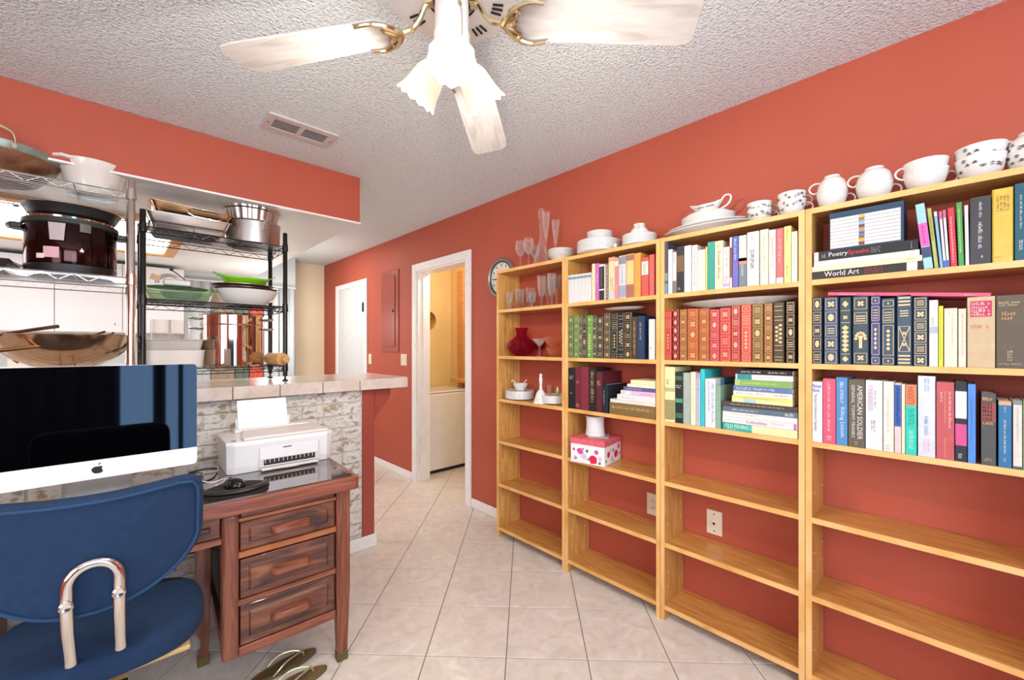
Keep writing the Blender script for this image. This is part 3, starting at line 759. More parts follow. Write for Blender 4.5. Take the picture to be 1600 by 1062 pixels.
# ---- third bookcase, top shelf
X_, Y_ = Z(1030, 340, 6.957)
for a, b, tp, col, desc, kw in [
    (40, 96, 265, '#4C4E5C', 'grey blue photo-covered book at the left upright', dict(bands=[(.0, .2, '#6F8FB0'), (.25, .4, '#8A8C98')], d=.19)),
    (98, 143, 345, '#F1EFEC', 'short plain white paperback', dict(soft=True)),
    (145, 188, 375, '#F0E8E4', 'short white paperback with a dark foot', dict(soft=True, bands=[(.0, .3, '#7A6E68')], scr=[('#C9706A', .7, .95, .2, .6, 'v', 1)])),
    (191, 268, 310, '#2F2A28', 'black book with a brown photograph on the spine', dict(bands=[(.45, .8, '#77583E')], scr=[('#D8D0C4', .06, .14, .2, .6, 'h', 1)])),
    (272, 350, 303, '#F0EFEE', 'wide white paperback with faint print', dict(soft=True, scr=[('#A9B4C0', .4, .9, .4, .6, 'v', 1)])),
    (355, 416, 298, '#F3EFE4', 'white book with a fine black title line', dict(d=.17, scr=[('#4A4238', .1, .92, .4, .62, 'v', 1)])),
    (418, 502, 348, '#F2EFDC', 'pale cream paperback left of the thin yellow one', dict(soft=True, scr=[('#C9C9A4', .1, .9, .3, .6, 'v', 1)])),
    (504, 524, 316, '#E9CF6A', 'very thin yellow paperback', dict(soft=True)),
    (526, 602, 262, '#2F9A8E', 'teal hardback', {}),
    (604, 694, 252, '#F0E2B8', 'cream paperback lettered Frontier Illinois', dict(soft=True, texts=[('Frontier Illinois', '#3A3A2A', .22, .78, .35, .72, 'v')], scr=[('#8A8468', .86, .92, .25, .75, 'h', 2)])),
    (697, 766, 318, '#EEE9E2', 'white paperback with purple flowers at its foot', dict(soft=True, bands=[(.04, .12, '#B6A8C8')], scr=[('#7A5A9A', .14, .3, .2, .7, 'v', 2), ('#9AA0B0', .45, .9, .3, .7, 'v', 1)])),
    (768, 794, 214, '#8A4A34', 'thin brown and white paperback', dict(soft=True, bands=[(.0, .2, '#F0ECE6'), (.8, 1, '#F0ECE6')])),
    (797, 862, 204, '#4F63B0', 'blue violet book with a white stamped title', dict(bands=[(.0, .5, '#6A63B4')], scr=[('#E9ECF6', .5, .95, .25, .7, 'v', 1)])),
    (866, 952, 192, '#6E7C84', 'slate grey book with a pale upper half', dict(bands=[(.5, 1, '#E3DFD6'), (.44, .56, '#D88A7A')], scr=[('#E6E9EA', .2, .42, .3, .6, 'v', 2)])),
    (955, 1086, 152, '#F3F1EE', 'broad white hardback lettered DRINK', dict(texts=[('DRINK', '#3C3A38', .30, .66, .28, .62, 'v')], scr=[('#B5533A', .86, .92, .35, .6, 'h', 2)])),
    (1096, 1187, 128, '#F1E4C4', 'cream hardback with orange title right of the DRINK book', dict(scr=[('#C98A4A', .2, .9, .35, .65, 'v', 1)])),
    (1191, 1269, 130, '#D5CCC8', 'pale grey pink hardback', dict(scr=[('#C9A0A0', .3, .85, .4, .7, 'v', 1)])),
    (1272, 1353, 115, '#DE6A66', 'coral pink hardback', dict(bands=[(.0, .1, '#F3E6DE')], scr=[('#F6D3C9', .35, .95, .3, .7, 'v', 1)])),
    (1357, 1435, 92, '#EFD98A', 'yellow book, tallest at the right end', dict(scr=[('#4A5A2A', .7, .95, .3, .6, 'v', 1), ('#4A4A2A', .1, .3, .3, .6, 'v', 1)])),
    (1438, 1504, 150, '#F0E6C8', 'cream hardback against the right upright', dict(scr=[('#6A7A5A', .3, .9, .35, .65, 'v', 1)])),
]: book(2, 1, X_(a), X_(b), Y_(tp), col, desc, **kw)

# ---- third bookcase, second shelf: red and brown leather, platter on top
X_, Y_ = Z(1030, 455, 6.957)
for a, b, tp, col, desc, deco, kw in [
    (57, 132, 212, '#C23A38', 'red leather volume with one long gilt panel', 'tall', {}),
    (142, 212, 200, '#8E2430', 'crimson volume with a column of gilt diamonds', 'lozenge', {}),
    (220, 300, 195, '#9A5A22', 'narrow orange brown leather volume', 'dense', {}),
    (305, 426, 188, '#B4562A', 'broad orange leather volume with round medallions', 'panel', {}),
    (430, 545, 185, '#A85424', 'orange leather volume with square gilt panels', 'dense', {}),
    (549, 655, 196, '#C23A4E', 'rose red leather volume, shorter and tilted', 'panel', {}),
    (658, 778, 178, '#C8444A', 'scarlet leather volume with a large oval', 'panel4', {}),
    (782, 882, 158, '#B53640', 'red leather volume with a gilt lozenge label', 'panel', {}),
    (888, 1000, 142, '#CE5A50', 'coral leather volume with an upright gilt panel', 'tall', {}),
    (1006, 1133, 140, '#7C5A2C', 'broad brown leather volume with gilt leaves', 'panel', {}),
    (1139, 1234, 130, '#8A5424', 'tan leather volume with gilt crosses', 'dense', {}),
    (1240, 1358, 120, '#4A4030', 'grey brown volume with gilt scrollwork', 'scroll', {}),
    (1378, 1480, 110, '#2F2620', 'black brown volume with gilt ovals, right end', 'panel', {}),
]: book(2, 2, X_(a), X_(b), Y_(tp), col, desc, deco, rounded=True, rough=.35, **kw)
ya, yb2 = on_x(X_(150), 490, XB + .02)[0], on_x(X_(1500), 490, XB + .02)[0]
L = (ya - yb2) / 2
pz = max(on_x(X_(1440), Y_(112), XB)[1], 1.2)
po = MB().lathe([(.55, 0), (.60, .004), (.8, .012), (.97, .024), (1, .026), (.96, .028), (.75, .016), (.5, .008), (.001, .007)], 40)
po.v = [(x * L, y * .115, z) for x, y, z in po.v]
tag(po.build('oval_platter', M['china'], smooth=True, loc=(XB + .115, (ya + yb2) / 2, 1.4885), rot=(0, 0, RB)), 'large white oval platter lying on the red leather books', 'platter')

# ---- third bookcase, third shelf
X_, Y_ = Z(1030, 560, 6.957)
for a, b, tp, col, desc, kw in [
    (50, 172, 90, '#E4DFA8', 'broad pale yellow book with a sepia street photograph', dict(d=.18, rough=.3, bands=[(.04, .4, '#9C9468'), (.55, .62, '#B8B088')], scr=[('#6E6A48', .68, .78, .15, .5, 'h', 3)])),
    (176, 257, 146, '#1E2A24', 'black book with green bands and white title', dict(bands=[(.1, .2, '#3F6A50'), (.4, .48, '#4F9A6A'), (.84, .92, '#3F6A50')], scr=[('#E9E9E2', .68, .75, .1, .9, 'h', 2)])),
    (261, 338, 155, '#A3AEA6', 'plain grey green hardback', dict(scr=[('#C9CFC6', .5, .9, .4, .5, 'v', 1)])),
    (342, 398, 147, '#EEE3C0', 'cream paperback between the grey and lilac ones', dict(soft=True, scr=[('#9A8A5A', .2, .92, .35, .65, 'v', 1)])),
    (401, 446, 162, '#C9D0DC', 'lilac and blue lettered paperback', dict(soft=True, bands=[(.9, 1, '#B090C0')], scr=[('#3A78B0', .05, .9, .3, .75, 'v', 1)])),
    (449, 496, 115, '#2FC0C4', 'bright cyan hardback', dict(d=.19, scr=[('#1F8A90', .2, .9, .4, .6, 'v', 1)])),
    (499, 612, 220, '#EFF0F0', 'white paperback with black and blue lettering', dict(soft=True, setback=0, scr=[('#3A3A3A', .3, .95, .3, .45, 'v', 1), ('#4A8AC0', .1, .92, .6, .9, 'v', 1)])),
    (613, 668, 292, '#86A890', 'short sage green hardback', dict(d=.185, setback=0)),
]: book(2, 3, X_(a), X_(b), Y_(tp), col, desc, **kw)
book(2, 3, X_(680), X_(704), Y_(212), '#1F6A8A', 'deep blue book behind the sage green one', setback=.06, d=.13)
st = [(690, 1503, 678, 755, '#2AA898', 'teal and yellow paperback lettered OLD FISHING LURES', dict(bands=[(.42, 1, '#E9DFA6')], texts=[('OLD FISHING LURES', '#F4F4EC', .04, .55, .35, .85)], scr=[('#7A5A2A', .85, .95, .3, .5, 1), ('#E9E9E0', .06, .2, .08, .25, 1)])),
      (688, 1503, 614, 676, '#F1EDEA', 'white paperback with pink Collectibles lettering', dict(bands=[(.955, .99, '#C070B0')], texts=[('Collectibles', '#A05A9A', .34, .62, .25, .75)], scr=[('#B8A8B8', .03, .3, .35, .6, 1), ('#C88AB8', .68, .85, .4, .8, 2)])),
      (690, 1503, 560, 612, '#F1EEE8', 'white paperback over the pink-lettered one', dict(scr=[('#B0A890', .12, .5, .5, .8, 1)])),
      (692, 1503, 505, 556, '#5A6E7E', 'slate blue book with white block letters', dict(scr=[('#E9ECEE', .14, .5, .3, .7, 1), ('#F2F2F2', .85, .98, .15, .85, 1)])),
      (682, 1503, 450, 503, '#4A4038', 'dark brown hardback topping the longer books', dict(soft=False, scr=[('#C9BBA6', .12, .85, .4, .7, 1)])),
      (790, 1448, 408, 446, '#EDE3A0', 'pale yellow paperback with a small blue label', dict(bands=[(.2, .42, '#A9C4C9')])),
      (792, 1448, 380, 406, '#D8D878', 'yellow green paperback', dict(scr=[('#8A9A3A', .1, .7, .3, .6, 1)])),
      (805, 1446, 328, 378, '#F0ECDC', 'cream white paperback with a grey title', dict(scr=[('#8A8A80', .05, .55, .4, .7, 1), ('#7A7A70', .72, .95, .4, .7, 1)])),
      (806, 1444, 275, 325, '#5F78A8', 'steel blue paperback lettered Caught in a Big', dict(texts=[('Caught in a Big', '#F2F2F2', .36, .72, .25, .75)], scr=[('#F2F2F2', .05, .32, .2, .8, 2)])),
      (822, 1442, 207, 272, '#7FA860', 'leaf green paperback with yellow print', dict(bands=[(.0, .1, '#A8C07A')], scr=[('#E4E040', .14, .78, .35, .65, 1)])),
      (830, 1452, 150, 203, '#E9EAEA', 'white paperback with a blue and green left end', dict(bands=[(.03, .3, '#2F8A90')], scr=[('#B0B0B0', .35, .7, .4, .6, 1)])),
      (845, 1450, 98, 146, '#1E1C1A', 'black paperback on the very top of the tall stack', dict(scr=[('#E9E9E9', .08, .45, .3, .7, 1), ('#E9E9E9', .58, .9, .3, .7, 1)]))]
zz = ztop(3); total = on_x(X_(845), Y_(95), XB)[1] - zz; hs = [v - u + 2 for _, _, u, v, *_r in st]; k_ = min(total, .262) / sum(hs)
for (a, b, u, v, col, desc, kw), hh in zip(st, hs):
    zz = flatbook(2, 3, X_(a), X_(b), Y_(u), Y_(v), col, desc, zb=zz, th=hh * k_, d=.16, **kw)

# ---- rightmost bookcase, top shelf
X_, Y_ = Z(1260, 290, 4.706)
zz = ztop(1)
stk = [(40, 858, 655, 718, '#2A2420', 'black hardback lettered World Art at the stack base', dict(soft=False, texts=[('World Art', '#F4F2EE', .125, .46, .25, .9)], scr=[('#B03A3A', .51, .68, .15, .9, 3)], bands=[(.87, .955, '#EDEBE6')])),
       (40, 850, 614, 655, '#F0E4B4', 'pale yellow paperback on the World Art book', dict(scr=[('#A8A070', .66, .76, .5, .65, 1), ('#9A8A4A', .88, .95, .3, .75, 1)])),
       (55, 832, 572, 613, '#F3F0EA', 'plain white paperback under the PoetrySpeaks book', {}),
       (56, 822, 495, 570, '#1E1B1A', 'black hardback lettered PoetrySpeaks', dict(soft=False, bands=[(.0, .05, '#E9E4DA')], texts=[('Poetry', '#F4F2EE', .16, .355, .2, .8), ('Speaks', '#C83A44', .36, .56, .2, .8)], scr=[('#8A8A86', .58, .68, .2, .85, 3), ('#A8C0D8', .09, .14, .3, .7, 1), ('#5A9AC8', .94, .98, .1, .9, 1)]))]
hs = [u[3] - u[2] for u in stk]
zt_ = on_x(X_(60), Y_(490), XB)[1]; k_ = (zt_ - zz) / sum(hs)
for (a, b, u, v, col, desc, kw), hh in zip(stk, hs): zz = flatbook(3, 1, X_(a), X_(b), Y_(u), Y_(v), col, desc, zb=zz, th=hh * k_, d=.18, **kw)
# boxed set standing on the stack
ya = on_x(X_(168), Y_(470), XB + .006)[0]; yb2 = on_x(X_(715), Y_(470), XB + .006)[0]; wbx = ya - yb2
ztop_ = on_x(X_(172), Y_(205), XB + .006)[1]; hb = ztop_ - zz
bs = thing('boxed_set', 'slip case of thin white disc cases standing on the black PoetrySpeaks book', 'boxed set', (XB + .006, ya, zz + .0005), RB)
hb -= .001
sc_ = MB().box(0, wbx, .14, .145, 0, hb).box(0, .002, .004, .14, 0, hb).box(wbx - .006, wbx, .004, .14, 0, hb).box(.002, wbx - .006, .004, .14, hb - .02, hb).box(.002, wbx - .006, .004, .14, 0, .004)
sc_.build('slip_case', cm('#2A4460'), bs)
n = 9; ch = (hb - .025) / n
for k in range(n):
    boxo('disc_case', M['wplas'], .003, wbx - .007, .0, .13, .0045 + k * ch, .0045 + (k + 1) * ch - .0012, bs, bevel=.0008)
    q = MB(); rect(q, wbx * .42, wbx * .50, .0055 + k * ch, .0035 + (k + 1) * ch, .0004); q.build('picture_strip', cm(['#6A4A34', '#C9A24A', '#8A5A34', '#3A6AA8', '#B88A4A', '#5A4A3A', '#7FB0D8', '#A07A4A', '#D0B060'][k]), bs)
    q = MB(); rect(q, wbx * .87, wbx * .895, .008 + k * ch, .001 + (k + 1) * ch, .0004); scribble(q, wbx * .05, wbx * .38, .009 + k * ch, .0045 + (k + .6) * ch, False, k, 1, .6); q.build('small_print', cm('#DCD6D6'), bs)
for a, b, tp, col, desc, kw in [
    (865, 935, 122, '#9CC9E4', 'pale blue and pink paperback leaning left', dict(lean=-5.5, soft=True, bands=[(.34, .7, '#DB62AE'), (.17, .33, '#3A4A66')], scr=[('#F0C0DC', .38, .66, .3, .6, 'v', 1)])),
    (943, 975, 155, '#A8B060', 'thin olive green paperback leaning left', dict(lean=-5, soft=True, scr=[('#3A4020', .45, .85, .3, .7, 'v', 1)])),
    (983, 1008, 182, '#7FAFD8', 'thin sky blue paperback leaning left', dict(lean=-4.5, soft=True, bands=[(.92, 1, '#F2F2F2')])),
    (1010, 1032, 182, '#F3EFF0', 'left of two thin white paperbacks with pink heads', dict(lean=-3.5, soft=True, bands=[(.86, 1, '#D65A92'), (0, .12, '#3F62C0')])),
    (1034, 1056, 172, '#F4F2F2', 'right of two thin white paperbacks with pink heads', dict(lean=-3, soft=True, bands=[(.86, 1, '#D65A92'), (0, .12, '#3F62C0')])),
    (1062, 1112, 158, '#C83A4A', 'red paperback with a white title', dict(lean=-2.2, soft=True, scr=[('#F6E2E2', .06, .85, .3, .6, 'v', 1)])),
    (1120, 1163, 120, '#4A9A4E', 'green paperback', dict(lean=-1.6, soft=True, scr=[('#CDE4A0', .2, .9, .3, .6, 'v', 1), ('#F2F2F2', .04, .1, .3, .6, 'h', 1)])),
    (1170, 1200, 142, '#F0EEEA', 'thin white paperback beside the charcoal hardback', dict(lean=-.8, soft=True, scr=[('#C06A6A', .3, .9, .3, .5, 'v', 1)])),
    (1203, 1360, 80, '#3E3E42', 'broad charcoal hardback with white title', dict(d=.19, scr=[('#F0F0F0', .08, .14, .55, .75, 'h', 1), ('#F0F0F0', .22, .62, .38, .62, 'v', 1), ('#E6E6E6', .68, .92, .42, .6, 'v', 1)])),
    (1366, 1525, 18, '#D6B24C', 'thick golden yellow jacketed book', dict(rough=.25, rounded=True, scr=[('#5A4A1A', .68, .9, .2, .85, 'v', 4), ('#6A5A2A', .06, .08, .1, .5, 'h', 1)])),
    (1532, 1640, -20, '#1F5566', 'tall dark teal hardback', dict(scr=[('#E9F0F0', .4, .85, .35, .55, 'v', 1), ('#E9F0F0', .12, .26, .3, .6, 'v', 2)])),
]: book(3, 1, X_(a), X_(b), Y_(tp), col, desc, **kw)

# ---- rightmost bookcase, second shelf: navy leather
X_, Y_ = Z(1260, 440, 4.706)
for a, b, tp, col, desc, deco, kw in [
    (38, 118, 118, '#22303C', 'dark navy volume with stacked gilt urns, left end', 'panel', {}),
    (128, 236, 116, '#2C4464', 'navy leather volume with square gilt rosettes', 'panel', {}),
    (243, 332, 115, '#243A44', 'dark blue volume with a gilt beaded spire', 'spine', {}),
    (338, 462, 105, '#1F3844', 'dark blue volume with a gilt tree', 'tree', {}),
    (470, 548, 100, '#27356E', 'royal blue volume with a long gilt label', 'tall', {}),
    (550, 656, 122, '#1E3A4C', 'navy volume with a tall gilt frame', 'tall', {}),
    (662, 780, 98, '#233B52', 'navy volume with a gilt lattice and bands', 'bands', {}),
    (783, 898, 112, '#1C3344', 'navy volume with dense gilt knotwork', 'dense', {}),
]: book(3, 2, X_(a), X_(b), Y_(tp), col, desc, deco, rounded=True, rough=.3, **kw)
for a, b, tp, col, desc, kw in [
    (903, 970, 135, '#EFEEEA', 'white paperback with a small horse picture', dict(soft=True, bands=[(.5, .6, '#A8B4C0')], scr=[('#3A3A30', .62, .74, .3, .5, 'v', 1)])),
    (973, 1008, 178, '#E4E23A', 'bright yellow paperback', dict(soft=True, scr=[('#6A6A1A', .1, .9, .3, .6, 'v', 1)])),
    (1013, 1112, 195, '#EFDFC0', 'broad cream paperback', dict(soft=True, scr=[('#C08A5A', .3, .9, .55, .75, 'v', 1), ('#5A4A3A', .9, .94, .4, .6, 'h', 1)])),
    (1117, 1177, 198, '#F0E4CC', 'narrow cream paperback', dict(soft=True, scr=[('#B09A7A', .2, .9, .4, .7, 'v', 1)])),
    (1183, 1391, 110, '#C2AB86', 'thick tan cloth book with crimson labels', dict(bands=[], scr=[('#C03A5A', .55, .62, .15, .88, 'h', 1)])),
    (1396, 1610, 98, '#5C5244', 'thick dark grey brown book with gilt lettering', dict(scr=[('#D9C07A', .85, .92, .1, .9, 'h', 2), ('#D9A85A', .66, .78, .2, .8, 'h', 2), ('#C9B690', .1, .25, .4, .65, 'h', 4), ('#C9B690', .05, .07, .1, .9, 'h', 1)])),
]:
    t = book(3, 2, X_(a), X_(b), Y_(tp), col, desc, **kw)
    if 'crimson' in desc:
        yA, zA, _ = on_x(X_(1205), Y_(145), XB + .004); yB, zB, _ = on_x(X_(1365), Y_(255), XB + .004)
        o0 = on_x(X_(1183), 0, XB + .004)[0]
        q = MB(); rect(q, o0 - yA, o0 - yB, zB - ztop(2), zA - ztop(2), .0004); q.build('title_label', cm('#BE3A60'), t)
        q = MB(); scribble(q, o0 - yA + .003, o0 - yB - .003, zB - ztop(2) + .003, zA - ztop(2) - .003, False, 5, 4)
        for i, v in enumerate(q.v): q.v[i] = (v[0], v[1] - .0005, v[2])
        q.build('small_print', cm('#F2DCC8'), t)
zz = on_x(X_(720), Y_(98), XB)[1]
flatbook(3, 2, X_(158), X_(1362), Y_(70), Y_(105), '#D05A78', 'long thin pink book lying across the navy leather volumes', zb=1.4985, th=.0115, d=.17, scr=[('#F2C8D4', .08, .2, .3, .6, 1), ('#F2C8D4', .86, .92, .3, .6, 1)], noplace=True)
pk = [o for o in bpy.data.objects if o.get('label', '').startswith('long thin pink book')][0]
pk.matrix_basis = Matrix.Translation(pk.location) @ Matrix.Rotation(RB, 4, 'Z') @ Matrix.Rotation(R(5.6), 4, 'Y')

# ---- rightmost bookcase, third shelf
X_, Y_ = Z(1260, 575, 4.706)
for a, b, tp, col, desc, kw in [
    (35, 119, 100, '#F0F0F2', 'white paperback with green title about democratic capitalism', dict(soft=True, texts=[('The Spirit of Democratic Capitalism', '#2A6A3C', .18, .80, .15, .5, 'v'), ('Michael', '#3A3AA0', .90, .96, .05, .9, 'h'), ('Novak', '#3A3AA0', .83, .89, .05, .75, 'h')])),
    (122, 216, 78, '#DB5670', 'rose pink hardback with white title', dict(scr=[('#F6C6CE', .18, .95, .35, .6, 'v', 1), ('#F8E6E6', .05, .12, .3, .7, 'h', 2)])),
    (219, 304, 68, '#4F86B8', 'blue hardback lettered Killing Lincoln', dict(d=.17, texts=[('Killing Lincoln', '#F0F4F8', .12, .56, .3, .75, 'v'), ("BILL O'REILLY", '#F0F4F8', .62, .93, .35, .65, 'v')])),
    (308, 432, 85, '#5C564A', 'dark olive grey hardback lettered AMERICAN SOLDIER', dict(d=.17, texts=[('AMERICAN SOLDIER', '#F0EDE6', .12, .92, .55, .86, 'v'), ('GENERAL TOMMY FRANKS', '#E6E2DA', .14, .92, .2, .4, 'v')], scr=[('#C8A84A', .03, .09, .4, .6, 'h', 3)])),
    (436, 562, 90, '#F0EDEA', 'broad white hardback with dotted purple lettering', dict(d=.17, scr=[('#9A6A9A', .55, .93, .15, .45, 'v', 3), ('#4A3A4A', .25, .42, .3, .6, 'v', 2), ('#6A5A8A', .6, .85, .5, .65, 'v', 1)])),
    (566, 645, 98, '#F0EBDC', 'ivory hardback with a faint title', dict(scr=[('#B0B0A4', .25, .75, .3, .6, 'v', 1), ('#8A9090', .03, .1, .25, .7, 'h', 2)])),
    (648, 699, 112, '#E6C0BC', 'slim book with a blue panel and pink stripes', dict(soft=True, bands=[(.38, .98, '#2A58A4')], scr=[('#F0F0F4', .42, .94, .3, .7, 'v', 1)])),
    (701, 727, 118, '#EFDDB8', 'thin cream book left of the turquoise one', dict()),
    (729, 813, 122, '#2CC4AC', 'turquoise hardback with an orange head', dict(bands=[(.7, 1, '#E6805A')], texts=[('HANNITY', '#8A3A1A', .72, .97, .15, .8, 'v')], scr=[('#1A8A78', .4, .66, .2, .8, 'v', 3), ('#D8F4EC', .08, .35, .3, .7, 'v', 2)])),
    (820, 950, 58, '#DDE4EC', 'tall silvery white hardback with blue script', dict(rough=.25, bands=[], scr=[('#2A78C0', .8, .97, .35, .7, 'v', 2), ('#3A6AA8', .25, .5, .35, .65, 'v', 1), ('#E08AA8', .05, .22, .3, .7, 'v', 3)])),
    (955, 1090, 103, '#B9565A', 'dusty rose hardback with white and gold titles', dict(texts=[], scr=[('#F4ECE6', .4, .88, .68, .84, 'v', 1), ('#E2A860', .45, .88, .45, .56, 'v', 1), ('#F4ECE6', .73, .87, .22, .36, 'v', 1), ('#E2A860', .02, .27, .45, .55, 'v', 1)])),
    (1094, 1183, 100, '#262A34', 'black book with white and pink title blocks', dict(bands=[(.54, .88, '#F0E8EA'), (.2, .47, '#C8508A')], scr=[('#F2F2F2', .04, .11, .3, .7, 'h', 2)])),
    (1187, 1248, 118, '#4F86CE', 'plain cornflower blue hardback', dict(d=.17, scr=[('#3A68AC', .3, .8, .4, .6, 'v', 1)])),
    (1285, 1398, 186, '#4C4E4E', 'dark grey old hardback with red and gold label', dict(bands=[(.6, .88, '#8A4A48')], scr=[('#D9A868', .56, .95, .1, .9, 'h', 7), ('#B8A070', .05, .1, .2, .8, 'h', 2)])),
    (1412, 1512, 244, '#2A6E9C', 'worn blue paperback with cream lettering', dict(soft=True, bands=[(.94, 1, '#C9A478')], scr=[('#F0E2B0', .2, .72, .4, .6, 'v', 1), ('#D0C8D0', .82, .92, .4, .6, 'v', 1), ('#D0C8D0', .06, .14, .4, .6, 'v', 1)])),
    (1520, 1590, 240, '#D2CCC4', 'worn silver grey book with frayed ends', dict(bands=[(.94, 1, '#7A8A88'), (0, .04, '#4A5A5A')], scr=[('#A8A0A0', .4, .9, .4, .6, 'v', 1)])),
    (1594, 1650, 240, '#8A9A6A', 'dull green book cut by the photograph edge', {}),
]: book(3, 3, X_(a), X_(b), Y_(tp), col, desc, **kw)

# ================================================================== ON THE SHELVES: GLASS AND CHINA
def at(px, X): return on_x(px, 0, X)[0]
ZT = 1.8305
def plate_stack(px, X, n, r, z, labels, cat='plate', group=None, step=.007, first=None, rimm=None, name='dinner_plate', sy=1):
    y = at(px, X); me = None; objs = []
    for k in range(n):
        if me is None:
            q = MB().lathe([(r * .55, 0), (r * .62, .001), (r * .96, .0045), (r * .995, .0065), (r, .0125), (r * .99, .0143), (r * .8, .0100), (r * .55, .006), (.001, .005)], 32, sy=sy)
            o = q.build(name, rimm or M['china'], smooth=True); me = o.data
            rm = MB().lathe([(r * 1.001, .0118), (r * 1.004, .0125), (r * 1.001, .0133), (r * .985, .0133), (r * .985, .0118)], 32, sy=sy, cap=False).build('rim_line', M['chinag'], o, smooth=True)
            rme = rm.data
        else:
            o = link(name, me); link('rim_line', rme, o)
        o.location = (X, y, z + k * step); o.rotation_euler = (0, 0, RB)
        lb = labels[k] if isinstance(labels, list) else labels
        tag(o, lb, cat, group); objs.append(o)
    return z + (n - 1) * step + .0145
def cup_root(label, X, y, z, r=.045, h=.052, rz=0, tilt=(0, 0), up=True, pattern=True, group=None, flare=1.0):
    t = bpy.data.objects.new('teacup', None); COL.objects.link(t); tag(t, label, 'cup', group)
    t.matrix_basis = Matrix.Translation((X, y, z)) @ Matrix.Rotation(rz, 4, 'Z') @ Matrix.Rotation(R(tilt[0]), 4, 'X') @ Matrix.Rotation(R(tilt[1]), 4, 'Y')
    if not up: t.matrix_basis = t.matrix_basis @ Matrix.Translation((0, 0, h)) @ Matrix.Rotation(PI, 4, 'X')
    pf = [(.001, .004), (r * .5, .0), (r * .5, .006), (r * .60, .010), (r * .82, h * .36), (r * .93, h * .65), (r * 1.0, h), (r * .97, h), (r * .88, h * .62), (r * .7, h * .3), (r * .4, .009), (.001, .008)]
    MB().lathe(pf[1:], 28).build('bowl', M['china'], t, smooth=True)
    hp = [(r * .90 + .027 * math.sin(a) * 1.0, 0, h * .58 + .021 * math.cos(a)) for a in [PI * k / 9 for k in range(10)]]
    hp[0] = (r * .92, 0, h * .80); hp[-1] = (r * .74, 0, h * .28)
    MB().tube(hp, .003, 8).build('handle', M['china'], t, smooth=True)
    if pattern:
        rr = random.Random(int(y * 1000)); q = MB(); q2 = MB()
        for k in range(22):
            a = 2 * PI * k / 22 + rr.uniform(-.1, .1); zz = h * rr.uniform(.42, .85); rad = r * (.80 + .2 * zz / h) + .0012
            for s_ in range(2):
                c = Vector((rad * math.cos(a), rad * math.sin(a), zz + (s_ - .5) * .004)); tx = Vector((-math.sin(a), math.cos(a), 0)); e = rr.uniform(.005, .009)
                dz = Vector((math.cos(a) * .25, math.sin(a) * .25, 1)) * rr.uniform(-.6, .6)
                (q if k % 3 else q2).poly([c - tx * e, c + dz * e * .5 - Vector((0, 0, .002)), c + tx * e, c + dz * e * .5 + Vector((0, 0, .003))])
        q.build('leaf_pattern', mat('grey_green_print', '#5C6A68', .3), t, solid=.0004)['kind'] = 'stuff'; q2.build('berry_pattern', mat('dark_plum_print', '#5A4450', .3), t, solid=.0004)['kind'] = 'stuff'
    return t
# top of the leftmost bookcase
def wine(label, X, y, z, h=.15, r=.034, bowl=.55, flute=False, loc_only=False, group=None, m=None):
    s = h * (1 - bowl)
    pf = [(.030, 0), (.028, .002), (.006, .006), (.0035, .015), (.0035, s - .006), (.006, s)]
    if flute: pf += [(.010, s + h * .03), (r * .5, s + h * .2), (r * .8, s + h * .35), (r, h), (r - .0015, h)]
    else: pf += [(r * .6, s + h * bowl * .14), (r * .95, s + h * bowl * .42), (r, s + h * bowl * .6), (r * .82, h), (r * .82 - .0015, h)]
    inner = [(p[0] * .92, p[1] + .001) for p in reversed(pf[6:-1])]
    o = MB().lathe(pf + inner + [(.001, s + .004)], 22).build('wine_glass', m or M['glass'], smooth=True, loc=(X, y, z), fixn=True)
    return tag(o, label, 'glass', group)
wine('stemmed wine glass standing alone at the left end of the bookcase top', 1.98, at(813, 1.98), ZT, .19, .036)
wine('wine glass with a dark dot, second from the left on top', 1.97, at(826, 1.97), ZT, .19, .036)
wine('goblet behind the decanter on the leftmost bookcase top', 2.03, at(836, 2.03), ZT, .15, .034)
tag(MB().lathe([(.05, 0), (.052, .006), (.046, .06), (.03, .11), (.013, .17), (.011, .25), (.017, .27), (.008, .27), (.014, .30), (.024, .33), (.014, .365), (.001, .375)], 18).build('decanter', M['glass'], smooth=True, loc=(1.99, at(846, 1.99), ZT)), 'tall cut glass decanter with a round stopper on the leftmost bookcase top', 'decanter')
for px, hh, lb in ((853, .325, 'tall slim champagne flute nearer the decanter on top'), (868, .28, 'tall slim champagne flute behind the stack of bowls')):
    pf = [(.032, 0), (.03, .002), (.005, .006), (.004, hh * .38), (.008, hh * .45), (.022, hh * .8), (.026, hh), (.0245, hh), (.02, hh * .8), (.004, hh * .47)]
    tag(MB().lathe(pf, 18).build('champagne_flute', M['glass'], smooth=True, loc=(2.02 if px > 860 else 1.96, at(px, 2.02 if px > 860 else 1.96), ZT)), lb, 'glass')
for k in range(4):
    pf = [(.05, 0), (.052, .004), (.074, .028), (.084, .034), (.083, .036), (.072, .031), (.048, .007), (.001, .006)]
    tag(MB().lathe(pf, 28).build('soup_bowl', M['china'] if k < 3 else M['cwhite'], smooth=True, loc=(1.985, at(877, 1.985), ZT + k * .0115)), ['bottom', 'second', 'third', 'beige topmost'][k] + ' bowl in the small stack on the bookcase corner', 'bowl', 'bowls stacked at the leftmost bookcase corner')
